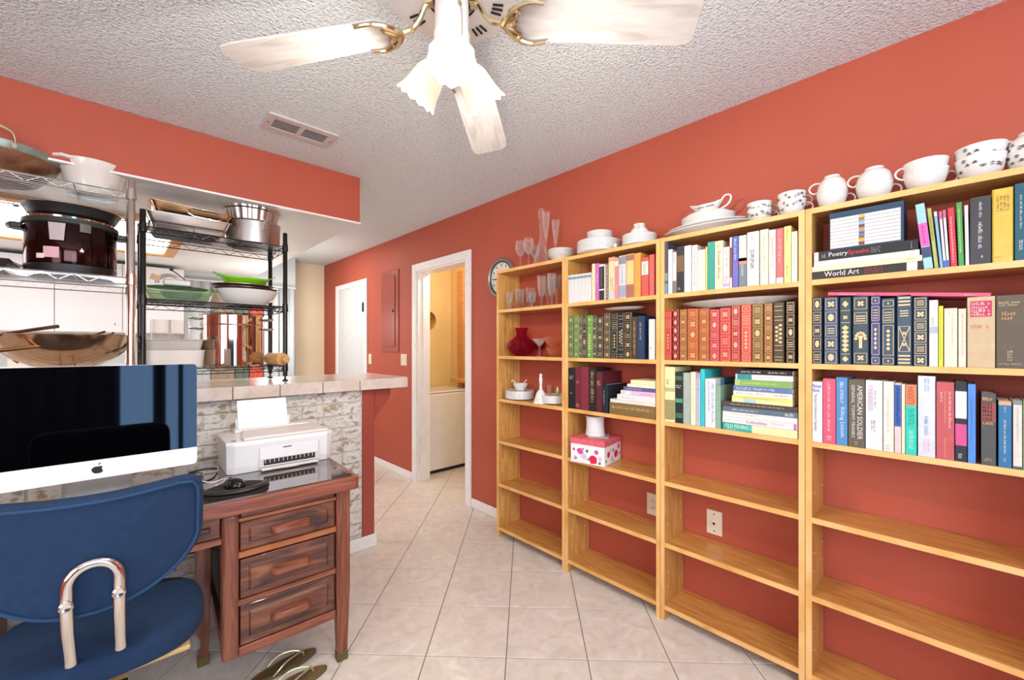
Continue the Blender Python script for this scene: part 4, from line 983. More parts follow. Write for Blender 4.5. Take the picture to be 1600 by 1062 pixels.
# second bookcase top: plates, bowl stack, small plates with a creamer
XP = 1.982
o = ['bottom', 'second lowest', 'third lowest', 'middle', 'third highest', 'second highest', 'top']
zt = plate_stack(936, XP, 7, .124, ZT, ['%s large dinner plate of the big stack above the second bookcase' % k for k in o], step=.0092, group='dinner plates above the second bookcase')
for k in range(3):
    pf = [(.048, 0), (.05, .003), (.068, .021), (.072, .027), (.07, .0275), (.064, .021), (.046, .005), (.001, .004)]
    tag(MB().lathe(pf, 28).build('cereal_bowl', M['china'], smooth=True, loc=(XP, at(937, XP), zt + k * .0125)), ['lowest', 'middle', 'top'][k] + ' white bowl on the big plate stack', 'bowl', 'bowls on the dinner plates')
zt = plate_stack(999, XP, 6, .088, ZT, ['%s small plate of the stack carrying the creamer' % k for k in ['bottom', 'second', 'third', 'fourth', 'fifth', 'top']], step=.0088, group='small plates above the second bookcase', name='side_plate')
t = thing('creamer', 'small white creamer jug with leaf print on the small plates', 'jug', (XP, at(999, XP), zt - .0025), R(200))
MB().lathe([(.03, 0), (.047, .006), (.048, .02), (.038, .035), (.027, .05), (.03, .06), (.028, .06), (.024, .05), (.03, .02), (.001, .008)], 24).build('body', M['china'], t, smooth=True)
MB().tube([(.026, 0, .055), (.045, 0, .052), (.055, 0, .036), (.046, 0, .022)], .003, 8).build('handle', M['china'], t, smooth=True)
q = MB()
for k in range(8):
    a = -.9 + PI + k * .22; c = Vector((.036 * math.cos(a), .036 * math.sin(a), .040)); tx = Vector((-math.sin(a), math.cos(a), 0)); q.poly([c - tx * .004, c + Vector((0, 0, -.003)), c + tx * .004, c + Vector((0, 0, .003))])
q.build('leaf_print', mat('grey_green_print', '#5C6A68', .3), t, solid=.0004)
# little star ornament on the shelf edge
st_ = [(.013 * (1 if k % 2 == 0 else .5) * math.cos(PI / 2 + k * PI / 6), .013 * (1 if k % 2 == 0 else .5) * math.sin(PI / 2 + k * PI / 6)) for k in range(12)]
tag(MB().prism(st_, 0, .006, 'y').build('star_ornament', M['china'], loc=(XB + .012, at(961, XB + .012), ZT + .013), rot=(0, 0, RB)), 'tiny white star-shaped flower ornament before the big plate stack', 'ornament')
# amber fan-shaped glass
q = MB(); n = 9
for k in range(n):
    a = R(35 + 110 * k / (n - 1)); q.tube([(0, 0, 0), (.075 * math.cos(a), 0, .03 + .06 * math.sin(a))], .002, 5)
q.lathe([(.02, -.012), (.016, -.006), (.004, 0)], 12)
for k in range(n - 1):
    a, b = R(35 + 110 * k / (n - 1)), R(35 + 110 * (k + 1) / (n - 1)); q.poly([(0, 0, 0), (.07 * math.cos(a), 0, .03 + .055 * math.sin(a)), (.07 * math.cos(b), 0, .03 + .055 * math.sin(b))])
tag(q.build('fan_dish', M['aglass'], loc=(2.05, at(1027, 2.05), ZT + .0125), rot=(0, 0, RB)), 'pleated amber glass fan between the small plates and the oval platter', 'ornament')
# third bookcase top: oval platter, bowls, gravy boat, cups
XQ = 2.0; yc = at(1104, XQ)
for k, (sc, lb) in enumerate(((1.0, 'lower large oval platter on top of the third bookcase'), (.88, 'upper oval platter carrying the bowls on the third bookcase'))):
    q = MB().lathe([(.11, 0), (.12, .004), (.17, .018), (.205, .024), (.204, .027), (.165, .021), (.11, .008), (.001, .007)], 40)
    q.v = [(x * sc, y * .52 * sc, z) for x, y, z in q.v]
    tag(q.build('oval_platter', M['china'], smooth=True, loc=(XQ, yc, ZT + k * .016), rot=(0, 0, RB)), lb, 'platter')
zb = ZT + .016 + .0075
for k in range(4):
    q = MB().lathe([(.075, 0), (.078, .003), (.10, .024), (.106, .033), (.104, .034), (.097, .024), (.072, .006), (.001, .005)], 30)
    q.v = [(x * (1.12 if k < 3 else .9), y * (.88 if k < 3 else .75), z) for x, y, z in q.v]
    tag(q.build('serving_bowl', M['china'], smooth=True, loc=(XQ, yc - .005, zb + k * .0125), rot=(0, 0, RB)), ['lowest', 'second', 'third', 'smaller topmost'][k] + ' white bowl nested on the oval platters', 'bowl', 'bowls nested on the oval platters')
zb += 3 * .0125 + .034
gb = thing('gravy_boat', 'white gravy boat with leaf print topping the bowls and platters', 'gravy boat', (XQ, yc - .005, zb - .001), RB)
q = MB(); n = 24; L = [(.022, .016, 0), (.03, .022, .004), (.047, .03, .018), (.06, .034, .034), (.064, .034, .042)]
rings = []
for rx, ry, z in L:
    st0 = len(q.v)
    for i in range(n):
        a = 2 * PI * i / n; x = rx * math.cos(a); y = ry * math.sin(a); zz = z
        if math.cos(a) < -.5: k = (-math.cos(a) - .5) * 2; x -= k * .02 * (z / .042); y *= 1 - .55 * k; zz += k * .018 * (z / .042)
        if math.cos(a) > .6: zz += (math.cos(a) - .6) * .035 * (z / .042)
        q.v.append((x, y, zz))
    rings.append(st0)
for u, v in zip(rings, rings[1:]):
    for i in range(n): j = (i + 1) % n; q.face((u + i, u + j, v + j, v + i))
q.face([rings[0] + i for i in range(n - 1, -1, -1)])
q.build('body', M['china'], gb, smooth=True, solid=.003)
MB().tube(spath([(.058, 0, .046), (.075, 0, .07), (.098, 0, .066), (.1, 0, .045), (.085, 0, .025), (.058, 0, .014)]), .0042, 8).build('handle', M['china'], gb, smooth=True)
q = MB()
for k in range(9): x = -.03 + k * .0085; q.poly([(x - .005, -.0335, .028), (x, -.0345, .025), (x + .004, -.0335, .029), (x, -.0345, .033)])
q.build('leaf_print', mat('grey_green_print', '#5C6A68', .3), gb, solid=.0006)
# teacups on top (pairs stacked)
def pair(px, X, labels, r, h, kinds, rz, grp=None, pat=(True, True), tilt2=(0, 0)):
    y = at(px, X); z = ZT
    cup_root(labels[0], X, y, z, r, h, rz[0], (0, 0), kinds[0], pat[0])
    z2 = z + (h * .46 if kinds[0] and kinds[1] else h + .0005)
    cup_root(labels[1], X, y, z2, r, h, rz[1], tilt2, kinds[1], pat[1])
pair(1187, 1.99, ['lower leaf-printed teacup of the first pair by the gravy boat', 'upper leaf-printed teacup of the first pair by the gravy boat'], .048, .060, (True, True), (R(-62), R(-55)))
pair(1237, 1.985, ['lower printed teacup of the pair above the third bookcase right upright', 'upper printed teacup of the pair above the third bookcase right upright'], .050, .066, (True, True), (R(-66), R(-58)))
pair(1300, 1.985, ['upright white cup under an overturned one, left end of rightmost bookcase', 'overturned white cup on the leftmost cup of the rightmost bookcase'], .049, .064, (True, False), (R(-70), R(100)), pat=(False, False))
pair(1366, 1.98, ['upright white cup of the second white pair on the rightmost bookcase', 'overturned white cup of the second white pair on the rightmost bookcase'], .053, .060, (True, False), (R(-72), R(95)), pat=(False, False))
pair(1446, 1.98, ['lower plain white cup of the nested pair beside the printed cups', 'upper plain white cup of the nested pair beside the printed cups'], .057, .068, (True, True), (R(-74), R(110)), pat=(False, False))
pair(1532, 1.985, ['lower large berry-printed cup above the gold and teal books', 'upper large berry-printed cup above the gold and teal books'], .058, .074, (True, True), (R(-76), R(-72)))
pair(1612, 1.99, ['lower printed cup cut off by the photograph edge', 'upper printed cup cut off by the photograph edge'], .052, .06, (True, False), (R(60), R(100)))

# leftmost bookcase, top shelf: glasses
z1 = ztop(1)
def tumbler(label, X, px, h, r, m='glass', foot=False, name='drinking_glass', cat='glass', grp=None, z=None):
    pf = [(r * .62, 0), (r * .66, .004), (r * .85, h * .5), (r, h), (r - .0018, h), (r * .8, h * .5), (r * .58, .01), (.001, .009)]
    if foot: pf = [(r * .75, 0), (r * .7, .004), (.006, .01), (.007, h * .28), (r * .75, h * .42), (r * .86, h * .6), (r, h), (r - .0018, h), (r * .8, h * .6), (r * .6, h * .44), (.001, h * .36)]
    return tag(MB().lathe(pf, 20).build(name, M[m], smooth=True, loc=(X, at(px, X), z if z is not None else z1)), label, cat, grp)
tumbler('short tumbler by the left panel of the top glass shelf', 1.95, 796, .12, .026)
tumbler('cut glass tumbler behind the amber dish, top glass shelf', 2.03, 812, .145, .038)
tumbler('fluted glass behind the amber dish, farther right', 2.05, 828, .15, .032)
tumbler('footed parfait glass in the middle of the top glass shelf', 1.96, 832, .10, .026, foot=True)
for k, (px, X) in enumerate(((846, 1.97), (856, 2.03), (862, 1.955), (870, 2.02))):
    tumbler(['tall footed goblet left of the crystal group', 'tall footed goblet at the back of the crystal group', 'tall footed goblet at the front of the crystal group', 'tall footed goblet by the right panel'][k] + ', top glass shelf', X, px, .20, .028, foot=True, name='goblet')
q = MB().lathe([(.02, 0), (.022, .003), (.045, .018), (.062, .036), (.060, .037), (.04, .02), (.001, .006)], 24, flute=.06, fn=8)
tag(q.build('amber_dish', M['aglass'], smooth=True, loc=(1.945, at(812, 1.945), z1)), 'amber fluted glass dish at the front left, top glass shelf', 'dish')
tumbler('narrow amber bud vase in the middle, top glass shelf', 2.01, 839, .13, .018, 'aglass', name='bud_vase', cat='vase')
tumbler('beige candle glass against the right panel, top glass shelf', 1.935, 873, .10, .02, 'aglass', name='candle_glass')
# second shelf: cranberry vase, glasses
z2 = ztop(2)
q = MB().lathe([(a * 1.12, b * 1.1) for a, b in [(.035, 0), (.038, .004), (.06, .018), (.085, .045), (.088, .062), (.078, .085), (.05, .108), (.034, .122), (.031, .14), (.036, .160), (.044, .172), (.042, .173), (.034, .160), (.029, .14), (.03, .122), (.07, .085), (.082, .06), (.05, .016), (.001, .008)]], 36, flute=.035, fn=12)
tag(q.build('cranberry_vase', M['cran'], smooth=True, loc=(1.998, at(815, 1.998), z2)), 'squat cranberry red glass vase with a flared neck', 'vase')
pf = [(.03, 0), (.028, .002), (.004, .006), (.0035, .06), (.01, .068), (.038, .10), (.047, .112), (.0455, .113), (.036, .1), (.001, .07)]
tag(MB().lathe(pf, 22).build('cocktail_glass', M['glass'], smooth=True, loc=(1.94, at(843, 1.94), z2)), 'clear cocktail glass in front of the cranberry vase', 'glass')
pf2 = [(.03, 0), (.05, .02), (.062, .055), (.06, .056), (.048, .022), (.001, .006)]
tag(MB().lathe(pf2, 24).build('glass_bowl', M['aglass'], smooth=True, loc=(1.965, at(869, 1.965), z2)), 'peach glass bowl standing at the right, below the tilted one', 'bowl')
t = tag(MB().lathe([(a, b * 1.1) for a, b in pf2], 24).build('glass_bowl', M['aglass'], smooth=True, loc=(1.965, at(866, 1.965), z2 + .062)), 'swirled peach glass bowl stacked on the other peach bowl', 'bowl')
tag(MB().lathe([(.025, 0), (.02, .004), (.005, .01), (.004, .04), (.03, .055), (.036, .09), (.03, .11), (.028, .11), (.034, .09), (.028, .057), (.001, .045)], 20).build('red_goblet', M['cran'], smooth=True, loc=(2.065, at(844, 2.065), z2)), 'small cranberry goblet behind the cocktail glass', 'glass')
# third shelf: plates, gravy boat, bell
z3 = ztop(3)
zt = plate_stack(812, 1.998, 7, .100, z3, ['%s plate of the left stack beside the china bell' % k for k in o], step=.0078, group='plates left of the china bell', name='side_plate')
tag(MB().lathe([(.03, 0), (.032, .002), (.05, .008), (.049, .01), (.001, .004)], 24).build('saucer', M['china'], smooth=True, loc=(1.985, at(812, 1.985), zt - .004)), 'saucer between the left plates and the small bowl', 'saucer')
tt = thing('sauce_bowl', 'small white bowl with a curled handle on the left plates', 'bowl', (1.985, at(813, 1.985), zt + .0005), RB)
MB().lathe([(.024, 0), (.025, .003), (.043, .02), (.053, .044), (.0515, .0445), (.04, .022), (.001, .006)], 24).build('body', M['china'], tt, smooth=True)
MB().tube([(-.044, 0, .034), (-.06, 0, .056), (-.076, 0, .062), (-.088, 0, .054)], .0045, 8).build('handle', M['china'], tt, smooth=True)
tag(MB().lathe([(.001, .0), (.012, .001), (.016, .006), (.012, .012), (.001, .013)], 14).tube([(.01, 0, .008), (.05, -.0, .022), (.062, 0, .026)], .003, 6).build('ladle', M['china'], smooth=True, loc=(1.985, at(815, 1.985), zt + .034), rot=(R(8), R(-14), RB)), 'little china ladle resting in the small bowl', 'ladle')
K_ = 1.27
bl = thing('china_bell', 'white china hand bell with flower sprigs, between plate stacks', 'bell', (1.94, at(845, 1.94), z3))
MB().lathe([(a * K_, b * K_) for a, b in [(.038, 0), (.037, .004), (.028, .028), (.022, .05), (.012, .064), (.008, .068)]], 28, flute=.05, fn=8).build('skirt', M['china'], bl, smooth=True)
MB().lathe([(a * K_, b * K_) for a, b in [(.006, .066), (.009, .076), (.006, .09), (.0085, .105), (.009, .122), (.006, .132), (.009, .138), (.005, .146), (.001, .148)]], 16).build('handle', M['china'], bl, smooth=True)
rr = random.Random(4)
for nm, c in (('blue_sprigs', '#4A62B0'), ('pink_sprigs', '#C06A80'), ('yellow_sprigs', '#D9B84A')):
    q = MB()
    for k in range(16):
        a = rr.uniform(0, 2 * PI); z = rr.uniform(.006, .05); rad = (.038 - z * .36) * 1.03 * K_; z *= K_; c_ = Vector((rad * math.cos(a), rad * math.sin(a), z)); tx = Vector((-math.sin(a), math.cos(a), 0))
        q.poly([c_ - tx * .0026, c_ - Vector((0, 0, .0024)), c_ + tx * .0026, c_ + Vector((0, 0, .0024))])
    q.build(nm, cm(c), bl, solid=.0006)
zt = plate_stack(864, 2.0, 6, .085, z3, ['%s plate of the right stack behind the china bell' % k for k in o[:6]], step=.0078, group='plates right of the china bell', name='side_plate')
fg = thing('leaf_figurine', 'small green and cream leaf figurine on the right plate stack', 'figurine', (1.975, at(871, 1.975), zt))
q = MB()
for k in range(7): a = k * 2 * PI / 7; q.tube([(.004 * math.cos(a), .004 * math.sin(a), 0), (.01 * math.cos(a), .01 * math.sin(a), .02), (.018 * math.cos(a), .018 * math.sin(a), .03 + .004 * (k % 3))], .004, 5, r1=.001)
q.build('leaves', mat('leaf_green', '#7E9A3E', .5), fg, smooth=True)
MB().lathe([(.006, 0), (.008, .02), (.004, .05), (.001, .056)], 10).build('stem', M['cwhite'], fg, smooth=True)
tag(MB().lathe([(.02, 0), (.019, .001), (.012, .001), (.012, .055), (.011, .055), (.011, .002), (.001, .002)], 14).build('shot_glass', M['glass'], smooth=True, loc=(2.02, at(858, 2.02), zt)), 'small clear glass at the back of the right plate stack', 'glass')
# second bookcase, fourth shelf: floral box and roll
z4 = ztop(4)
fb = thing('floral_box', 'rose-printed white gift box with a coral pink lid', 'box', (1.976, 1.395, z4 + .0005), R(-81))
bx, by, bh = .102, .108, .131
boxo('box_body', mat('box_white', '#F1EDEA', .6), -bx, bx, -by, by, 0, bh, fb, bevel=.001)
boxo('lid', mat('coral_lid', '#DB6470', .55, noise=.12, nscale=30), -bx - .003, bx + .003, -by - .003, by + .003, bh - .028, bh + .002, fb, bevel=.0015)
rr = random.Random(11)
def onface(q, face, u, v, r, n=9, t=.0008, jag=.15):
    pts = [(u + r * (1 + rr.uniform(-jag, jag)) * math.cos(2 * PI * i / n), v + r * (1 + rr.uniform(-jag, jag)) * math.sin(2 * PI * i / n)) for i in range(n)]
    if face == 'f': q.prism(pts, -by - t, -by, 'y')
    else: q.prism(pts, bx, bx + t, 'x')
for nm, c, pts in (('crimson_rose', '#D81E4A', [('f', .028, .022, .019), ('r', -.045, .045, .014), ('r', .032, .035, .017)]),
                   ('pink_rose', '#D64A9A', [('f', -.035, .05, .015), ('f', .045, .056, .010), ('r', .06, .062, .011), ('f', -.065, .055, .006)]),
                   ('pale_rose', '#DDB9D0', [('f', -.015, .03, .013), ('r', -.01, .02, .013), ('f', .062, .03, .010), ('r', -.02, .06, .008), ('f', -.06, .02, .009)]),
                   ('leaf_sprig', '#5A7A72', [('f', -.055, .018, .005), ('f', 0, .055, .007), ('f', .005, .02, .005), ('f', .06, .012, .006), ('r', .005, .055, .007), ('r', -.07, .02, .006), ('r', .07, .03, .006), ('f', -.02, .062, .004), ('r', .01, .01, .004)])):
    for f_, u, v, r in pts: q = MB(); onface(q, f_, u * 1.25, v * 1.28, r * 1.28); q.build(nm, cm(c), fb)
zl = z4 + .1336
pt = tag(boxo('picture_tile', mat('grey_photo_card', '#A9A49A', .2, noise=.3, nscale=20), -.055, .06, -.05, .055, 0, .006), 'flat glass-topped grey card under the paper roll', 'card'); pt.location = (1.985, 1.385, zl + .0005); pt.rotation_euler = (0, 0, R(-60))
rl = thing('paper_roll', 'white spool-shaped roll standing on the floral box', 'roll', (1.985, at(930, 1.985), zl + .007))
MB().lathe([(.056, 0), (.0555, .004), (.051, .03), (.050, .075), (.052, .100), (.054, .106), (.052, .108), (.022, .108), (.022, .004), (.03, .0)], 32).build('roll_body', M['wplas'], rl, smooth=True)
MB().lathe([(.022, .1), (.023, .1085), (.013, .1085), (.013, .1)], 20, cap=False).build('core', M['gplas'], rl)

# ================================================================== CLOCK ON THE RED WALL
cy, cz = 2.34, 1.825
ck = thing('wall_clock', 'round pewter-framed wall clock partly behind the leftmost bookcase', 'clock', (XW, cy, cz), RB)
q = MB().lathe([(.150, 0), (.152, .012), (.144, .022), (.132, .022), (.126, .014), (.120, .012), (.120, .004), (.001, .004)], 48)
q.build('clock_frame', mat('pewter', '#9C9A92', .35, .8, noise=.15), ck, smooth=True, rot=(R(90), 0, 0))
MB().lathe([(.126, .0125), (.126, .015), (.119, .015), (.119, .0125)], 48, cap=False).build('inner_ring', M['bplas'], ck, smooth=True, rot=(R(90), 0, 0))
MB().lathe([(.119, .004), (.119, .006), (.001, .006)], 40).build('clock_face', mat('clock_dial', '#E4DED2', .5, noise=.15, nscale=30), ck, rot=(R(90), 0, 0))
for k in range(12):
    a = k * PI / 6; q = MB().box(-.0025, .0025, -.0085, -.006, .088, .108)
    q.build('hour_mark', M['bplas'], ck, rot=(0, a, 0))
MB().box(-.003, .003, -.011, -.009, -.015, .07).build('hour_hand', M['bplas'], ck, rot=(0, R(-95), 0)); MB().box(-.002, .002, -.014, -.012, -.02, .098).build('minute_hand', M['bplas'], ck, rot=(0, R(-92), 0))

# ================================================================== LAUNDRY ROOM
fz = thing('washer', 'white top-loading washer in the laundry, seen through the doorway', 'washer', (2.615, 3.95, 0))
boxo('cabinet', M['cwhite'], -.36, .36, -.29, .27, .035, .82, fz, bevel=.012, seg=3)
boxo('lid', M['cwhite'], -.355, .355, -.285, .2, .824, .845, fz, bevel=.008, seg=2)
boxo('plinth', M['socket'], -.33, .33, -.27, .25, .0, .035, fz)
wsf = thing('laundry_shelf', 'small wooden ledge on the laundry side wall above the washer', 'shelf', (2.90, 3.72, .90))
boxo('ledge_board', M['wlight'], -.10, .08, -.16, .28, 0, .035, wsf, bevel=.003); boxo('ledge_cleat', M['wlight'], .05, .08, -.16, .28, -.052, 0, wsf)
uc = tag(boxo('wood_trim_board', M['wlight'], 2.94, 2.98, 3.95, 4.05, .0, 2.2), 'tall wooden board standing in the laundry corner', 'board')
lx, lz = on_y(668, 500, 4.25)[0], on_y(668, 500, 4.25)[1]
mp_ = thing('hanging_plate', 'bronze decorative plate hung by a cord on the yellow laundry wall', 'plate', (lx + .0, 4.25, lz))
MB().lathe([(.001, .004), (.075, .004), (.10, .018), (.103, .022), (.1, .024), (.07, .012), (.001, .012)], 32).build('dish', mat('bronze_dish', '#8A7040', .3, .8, noise=.3, nscale=20), mp_, smooth=True, rot=(R(90), 0, 0))
MB().tube([(0, -.006, .10), (-.02, -.006, .16), (-.03, -.004, .2)], .0015, 4).build('cord', M['socket'], mp_)

# ================================================================== CEILING FAN
FX, FY, FZ = .682, .967, 2.165
fan = thing('ceiling_fan', 'white ceiling fan with brass brackets and three lit tulip shades', 'ceiling fan', (FX, FY, FZ))
MB().lathe([(.07, ZC - FZ), (.075, ZC - FZ - .02), (.04, ZC - FZ - .03), (.04, .20), (.12, .195), (.17, .18), (.182, .15), (.182, .128), (.172, .118), (.07, .114), (.068, .135), (.001, .135)][::-1], 48).build('motor_housing', M['trim'], fan, smooth=True)
MB().lathe([(.0695, .1135), (.0695, .134), (.05, .134)], 40, cap=False).build('flywheel_recess', mat('dark_brass_recess', '#3A2E20', .5, .5), fan, smooth=True)
for g_ in range(8):
    for k in range(3):
        a = R(g_ * 45 + 8 + k * 7)
        q = MB().box(.115, .145, -.0028, .0028, .1128, .1155); q.build('vent_slot', M['socket'], fan, rot=(0, 0, a))
MB().lathe([(.047, .125), (.047, .02), (.050, .018), (.050, -.012), (.044, -.02), (.03, -.03), (.001, -.032)][::-1], 36).build('light_kit_column', M['trim'], fan, smooth=True)
MB().lathe([(.052, -.014), (.0535, -.022), (.05, -.036), (.03, -.046), (.001, -.048)][::-1], 30).build('brass_cap', M['brass'], fan, smooth=True)
MB().lathe([(.007, 0), (.007, .003)], 12).build('pull_switch', M['brass'], fan, loc=(-.008, -.047, .075), rot=(R(90), 0, 0))
MB().tube([(-.008, -.051, .075), (-.004, -.053, .05), (-.003, -.053, .0), (-.003, -.053, -.04)], .0012, 5).build('pull_chain', M['brass'], fan)
for k in range(4):
    a = R(40 + 90 * k); rz = (0, 0, a)
    # blade, pitched a little
    q = MB(); pts = [(.175, -.045), (.205, -.064), (.60, -.077), (.645, -.072), (.662, -.05), (.668, .055), (.655, .072), (.62, .077), (.205, .064), (.175, .045), (.165, .0)]
    q.prism(pts, -.003, .003, 'z')
    b = q.build('blade', M['blade'], fan, bevel=.0015, seg=1); b.matrix_basis = Matrix.Rotation(a, 4, 'Z') @ Matrix.Translation((0, 0, .058)) @ Matrix.Rotation(R(5), 4, 'Y') @ Matrix.Rotation(R(-8), 4, 'X')
    # cast brass bracket: arm, crescent, scrolls
    br_ = MB().tube(spath([(.052, 0, .060), (.07, 0, .050), (.092, 0, .018), (.115, 0, -.002), (.15, 0, -.008)]), .0078, 8)
    for s_ in (1, -1):
        br_.tube(spath([(.148, 0, -.010), (.165, s_ * .028, -.011), (.19, s_ * .052, -.011), (.225, s_ * .064, -.010), (.262, s_ * .058, -.009)]), .0105, 8, r1=.004)
        br_.tube(spath([(.150, 0, -.012), (.172, s_ * .012, -.013), (.192, s_ * .030, -.012), (.186, s_ * .042, -.012), (.172, s_ * .036, -.012)]), .0062, 7)
    br_.lathe([(.001, -.018), (.014, -.016), (.018, -.010), (.001, -.006)], 14, c=(.172, 0, 0))
    br_.box(.046, .068, -.013, .013, .050, .062)
    bb = br_.build('blade_bracket', M['brass'], fan, smooth=True); bb.matrix_basis = Matrix.Rotation(a, 4, 'Z') @ Matrix.Translation((0, 0, .058)) @ Matrix.Rotation(R(5), 4, 'Y') @ Matrix.Rotation(R(-8), 4, 'X')
for k in range(3):
    a = R(234.7 + 120 * k)
    Mx = Matrix.Rotation(a, 4, 'Z') @ Matrix.Translation((.046, 0, -.045)) @ Matrix.Rotation(R(180 - 39), 4, 'Y')
    q = MB().lathe([(.010, -.03), (.012, -.005), (.022, 0), (.024, .014), (.019, .018)], 20); ar = q.build('lamp_socket', M['brass'], fan, smooth=True); ar.matrix_basis = Mx
    q = MB(); n = 48; prof = [(.022, .008), (.032, .018), (.041, .037), (.045, .06), (.049, .086), (.055, .106), (.060, .116)]
    for i, (r, z) in enumerate(prof):
        for j in range(n):
            t_ = 2 * PI * j / n; fl_ = (1 + (.035 * (i / 6) ** 3) * math.cos(12 * t_)); q.v.append((r * fl_ * math.cos(t_), r * fl_ * math.sin(t_), z + (.004 * math.cos(12 * t_) if i == 6 else 0)))
    for i in range(len(prof) - 1):
        for j in range(n): jj = (j + 1) % n; q.face((i * n + j, i * n + jj, (i + 1) * n + jj, (i + 1) * n + j))
    sh = q.build('glass_shade', M['shade'], fan, smooth=True, solid=.002, fixn=False); sh.matrix_basis = Mx
    q = MB().lathe([(.010, .016), (.014, .03), (.022, .05), (.024, .065), (.018, .082), (.001, .09)], 20)
    bu = q.build('light_bulb', M['bulb'], fan, smooth=True); bu.matrix_basis = Mx
    w_ = Matrix.Translation((FX, FY, FZ)) @ Mx @ Vector((0, 0, .125))
    point('fan_lamp', w_, 14, (1, .93, .83), .03)

# ================================================================== DESK
dk = thing('desk', 'old mahogany office desk with three worn drawers and glass on top', 'desk', (.742, 1.718, 0), R(-2.8))
DX0, DD, DZ_ = -1.50, .80, .767
MB().prism([(DX0, 0), (-.012, 0), (0, .012), (0, DD - .01), (-.01, DD), (DX0, DD)], DZ_ - .055, DZ_ - .003, 'z').build('desktop', M['mahogh'], dk, bevel=.005, seg=2)
MB().prism([(DX0 + .02, .022), (-.03, .022), (-.022, .03), (-.022, DD - .03), (DX0 + .02, DD - .03)], DZ_ - .003, DZ_ + .001, 'z').build('glass_top', M['dtop'], dk)
def leg(x, y, w=.055, z1=.712, taper=True, foot=True, d=.05):
    q = MB(); k = .008 if taper else 0
    q.v = [(x + k, y + k, .035), (x + w - k, y + k, .035), (x + w - k, y + d - k, .035), (x + k, y + d - k, .035), (x, y, .3), (x + w, y, .3), (x + w, y + d, .3), (x, y + d, .3), (x, y, z1), (x + w, y, z1), (x + w, y + d, z1), (x, y + d, z1)]
    for a in (0, 4):
        for i in range(4): j = (i + 1) % 4; q.face((a + i, a + j, a + 4 + j, a + 4 + i))
    q.face((3, 2, 1, 0)); q.face((8, 9, 10, 11))
    l = q.build('leg', M['mahog'], dk, bevel=.003)
    boxo('brass_foot', mat('tarnished_brass', '#6A6238', .5, .6, noise=.2, nscale=30), x + k - .002, x + w - k + .002, y + k - .002, y + d - k + .002, 0, .036, l, bevel=.002)
leg(-.088, .02); leg(-.088, DD - .08); leg(-.53, .36, .05); leg(DX0 + .03, .02); leg(DX0 + .03, DD - .08)
# pedestal right
MB().box(-.478, -.426, .02, .075, .19, .712).build('front_post', M['mahog'], dk, bevel=.014, seg=4)
boxo('inner_side_panel', mat('dark_wood_panel', '#33221C', .5, noise=.2, nscale=8), -.455, -.445, .075, DD - .06, .19, .712, dk)  # darker brown than the rest of the desk
boxo('outer_side_panel', M['mahog'], -.06, -.05, .07, DD - .08, .19, .712, dk)
boxo('side_rail', M['mahog'], -.47, -.455, .075, DD - .06, .19, .24, dk)
boxo('pedestal_back', M['mahog'], -.445, -.06, DD - .06, DD - .045, .19, .712, dk)
boxo('drawer_case', mat('dark_drawer_case', '#20140F', .7), -.425, -.088, .055, .07, .19, .71, dk)
boxo('bottom_rail', M['mahogh'], -.426, -.088, .03, .055, .187, .222, dk, bevel=.002)
boxo('upper_rail', M['orail'], -.426, -.088, .03, .055, .676, .688, dk)
boxo('middle_rail', M['orail'], -.426, -.088, .03, .055, .545, .566, dk)
boxo('lower_rail', M['mahogh'], -.426, -.088, .034, .055, .372, .392, dk)
pb = boxo('pull_out_board', M['draw'], -.42, -.095, .026, .055, .691, .708, dk, bevel=.003)
def drawer(x0, x1, z0, z1, handle=True, mt='draw'):
    q = MB(); y0 = .034; m = .026
    q.box(x0, x1, y0, y0 + .02, z0, z1)
    # raised centre panel with a bevelled edge
    a, b, c, d = x0 + m, x1 - m, z0 + m * .9, z1 - m * .9; e = .006
    n = len(q.v)
    q.v += [(a, y0, c), (b, y0, c), (b, y0, d), (a, y0, d), (a + e, y0 - .008, c + e), (b - e, y0 - .008, c + e), (b - e, y0 - .008, d - e), (a + e, y0 - .008, d - e)]
    q.face((n + 4, n + 5, n + 6, n + 7))
    for i in range(4): j = (i + 1) % 4; q.face((n + i, n + j, n + 4 + j, n + 4 + i))
    o = q.build('drawer', M[mt], dk, bevel=.0015, seg=1)
    if handle:
        cx, cz = (x0 + x1) / 2, (z0 + z1) / 2; hw_, hh_ = .070, .018
        q = MB(); sec = [(0, -hh_), (-.020, -hh_ * .9), (-.028, -hh_ * .3), (-.026, hh_ * .5), (-.014, hh_), (0, hh_)]
        n = len(sec); xs_ = [(-hw_, .25), (-hw_ + .012, .9), (-hw_ + .02, 1), (hw_ - .02, 1), (hw_ - .012, .9), (hw_, .25)]
        for x, k in xs_:
            for yy, zz in sec: q.v.append((cx + x, y0 - .008 + yy * k, cz + zz * (.6 + .4 * k)))
        for i in range(len(xs_) - 1):
            for j in range(n): jj = (j + 1) % n; q.face((i * n + j, i * n + jj, (i + 1) * n + jj, (i + 1) * n + j))
        q.face(range(n)); q.face(range((len(xs_) - 1) * n, len(xs_) * n))
        q.build('pull', M['mahogh'], o, smooth=True)
drawer(-.421, -.092, .570, .672); drawer(-.421, -.092, .396, .536); drawer(-.421, -.092, .226, .368)
# kneehole drawer and left pedestal
boxo('kneehole_rail', M['mahogh'], -1.05, -.478, .03, .055, .612, .632, dk); drawer(-1.04, -.482, .636, .705, False)
MB().box(-1.10, -1.05, .02, .075, .19, .712).build('front_post', M['mahog'], dk, bevel=.014, seg=4)
boxo('left_pedestal', M['mahog'], DX0 + .05, -1.09, .05, DD - .05, .19, .712, dk)
boxo('modesty_panel', mat('dark_wood_panel', '#33221C', .5), -1.05, -.455, DD - .12, DD - .105, .35, .712, dk)

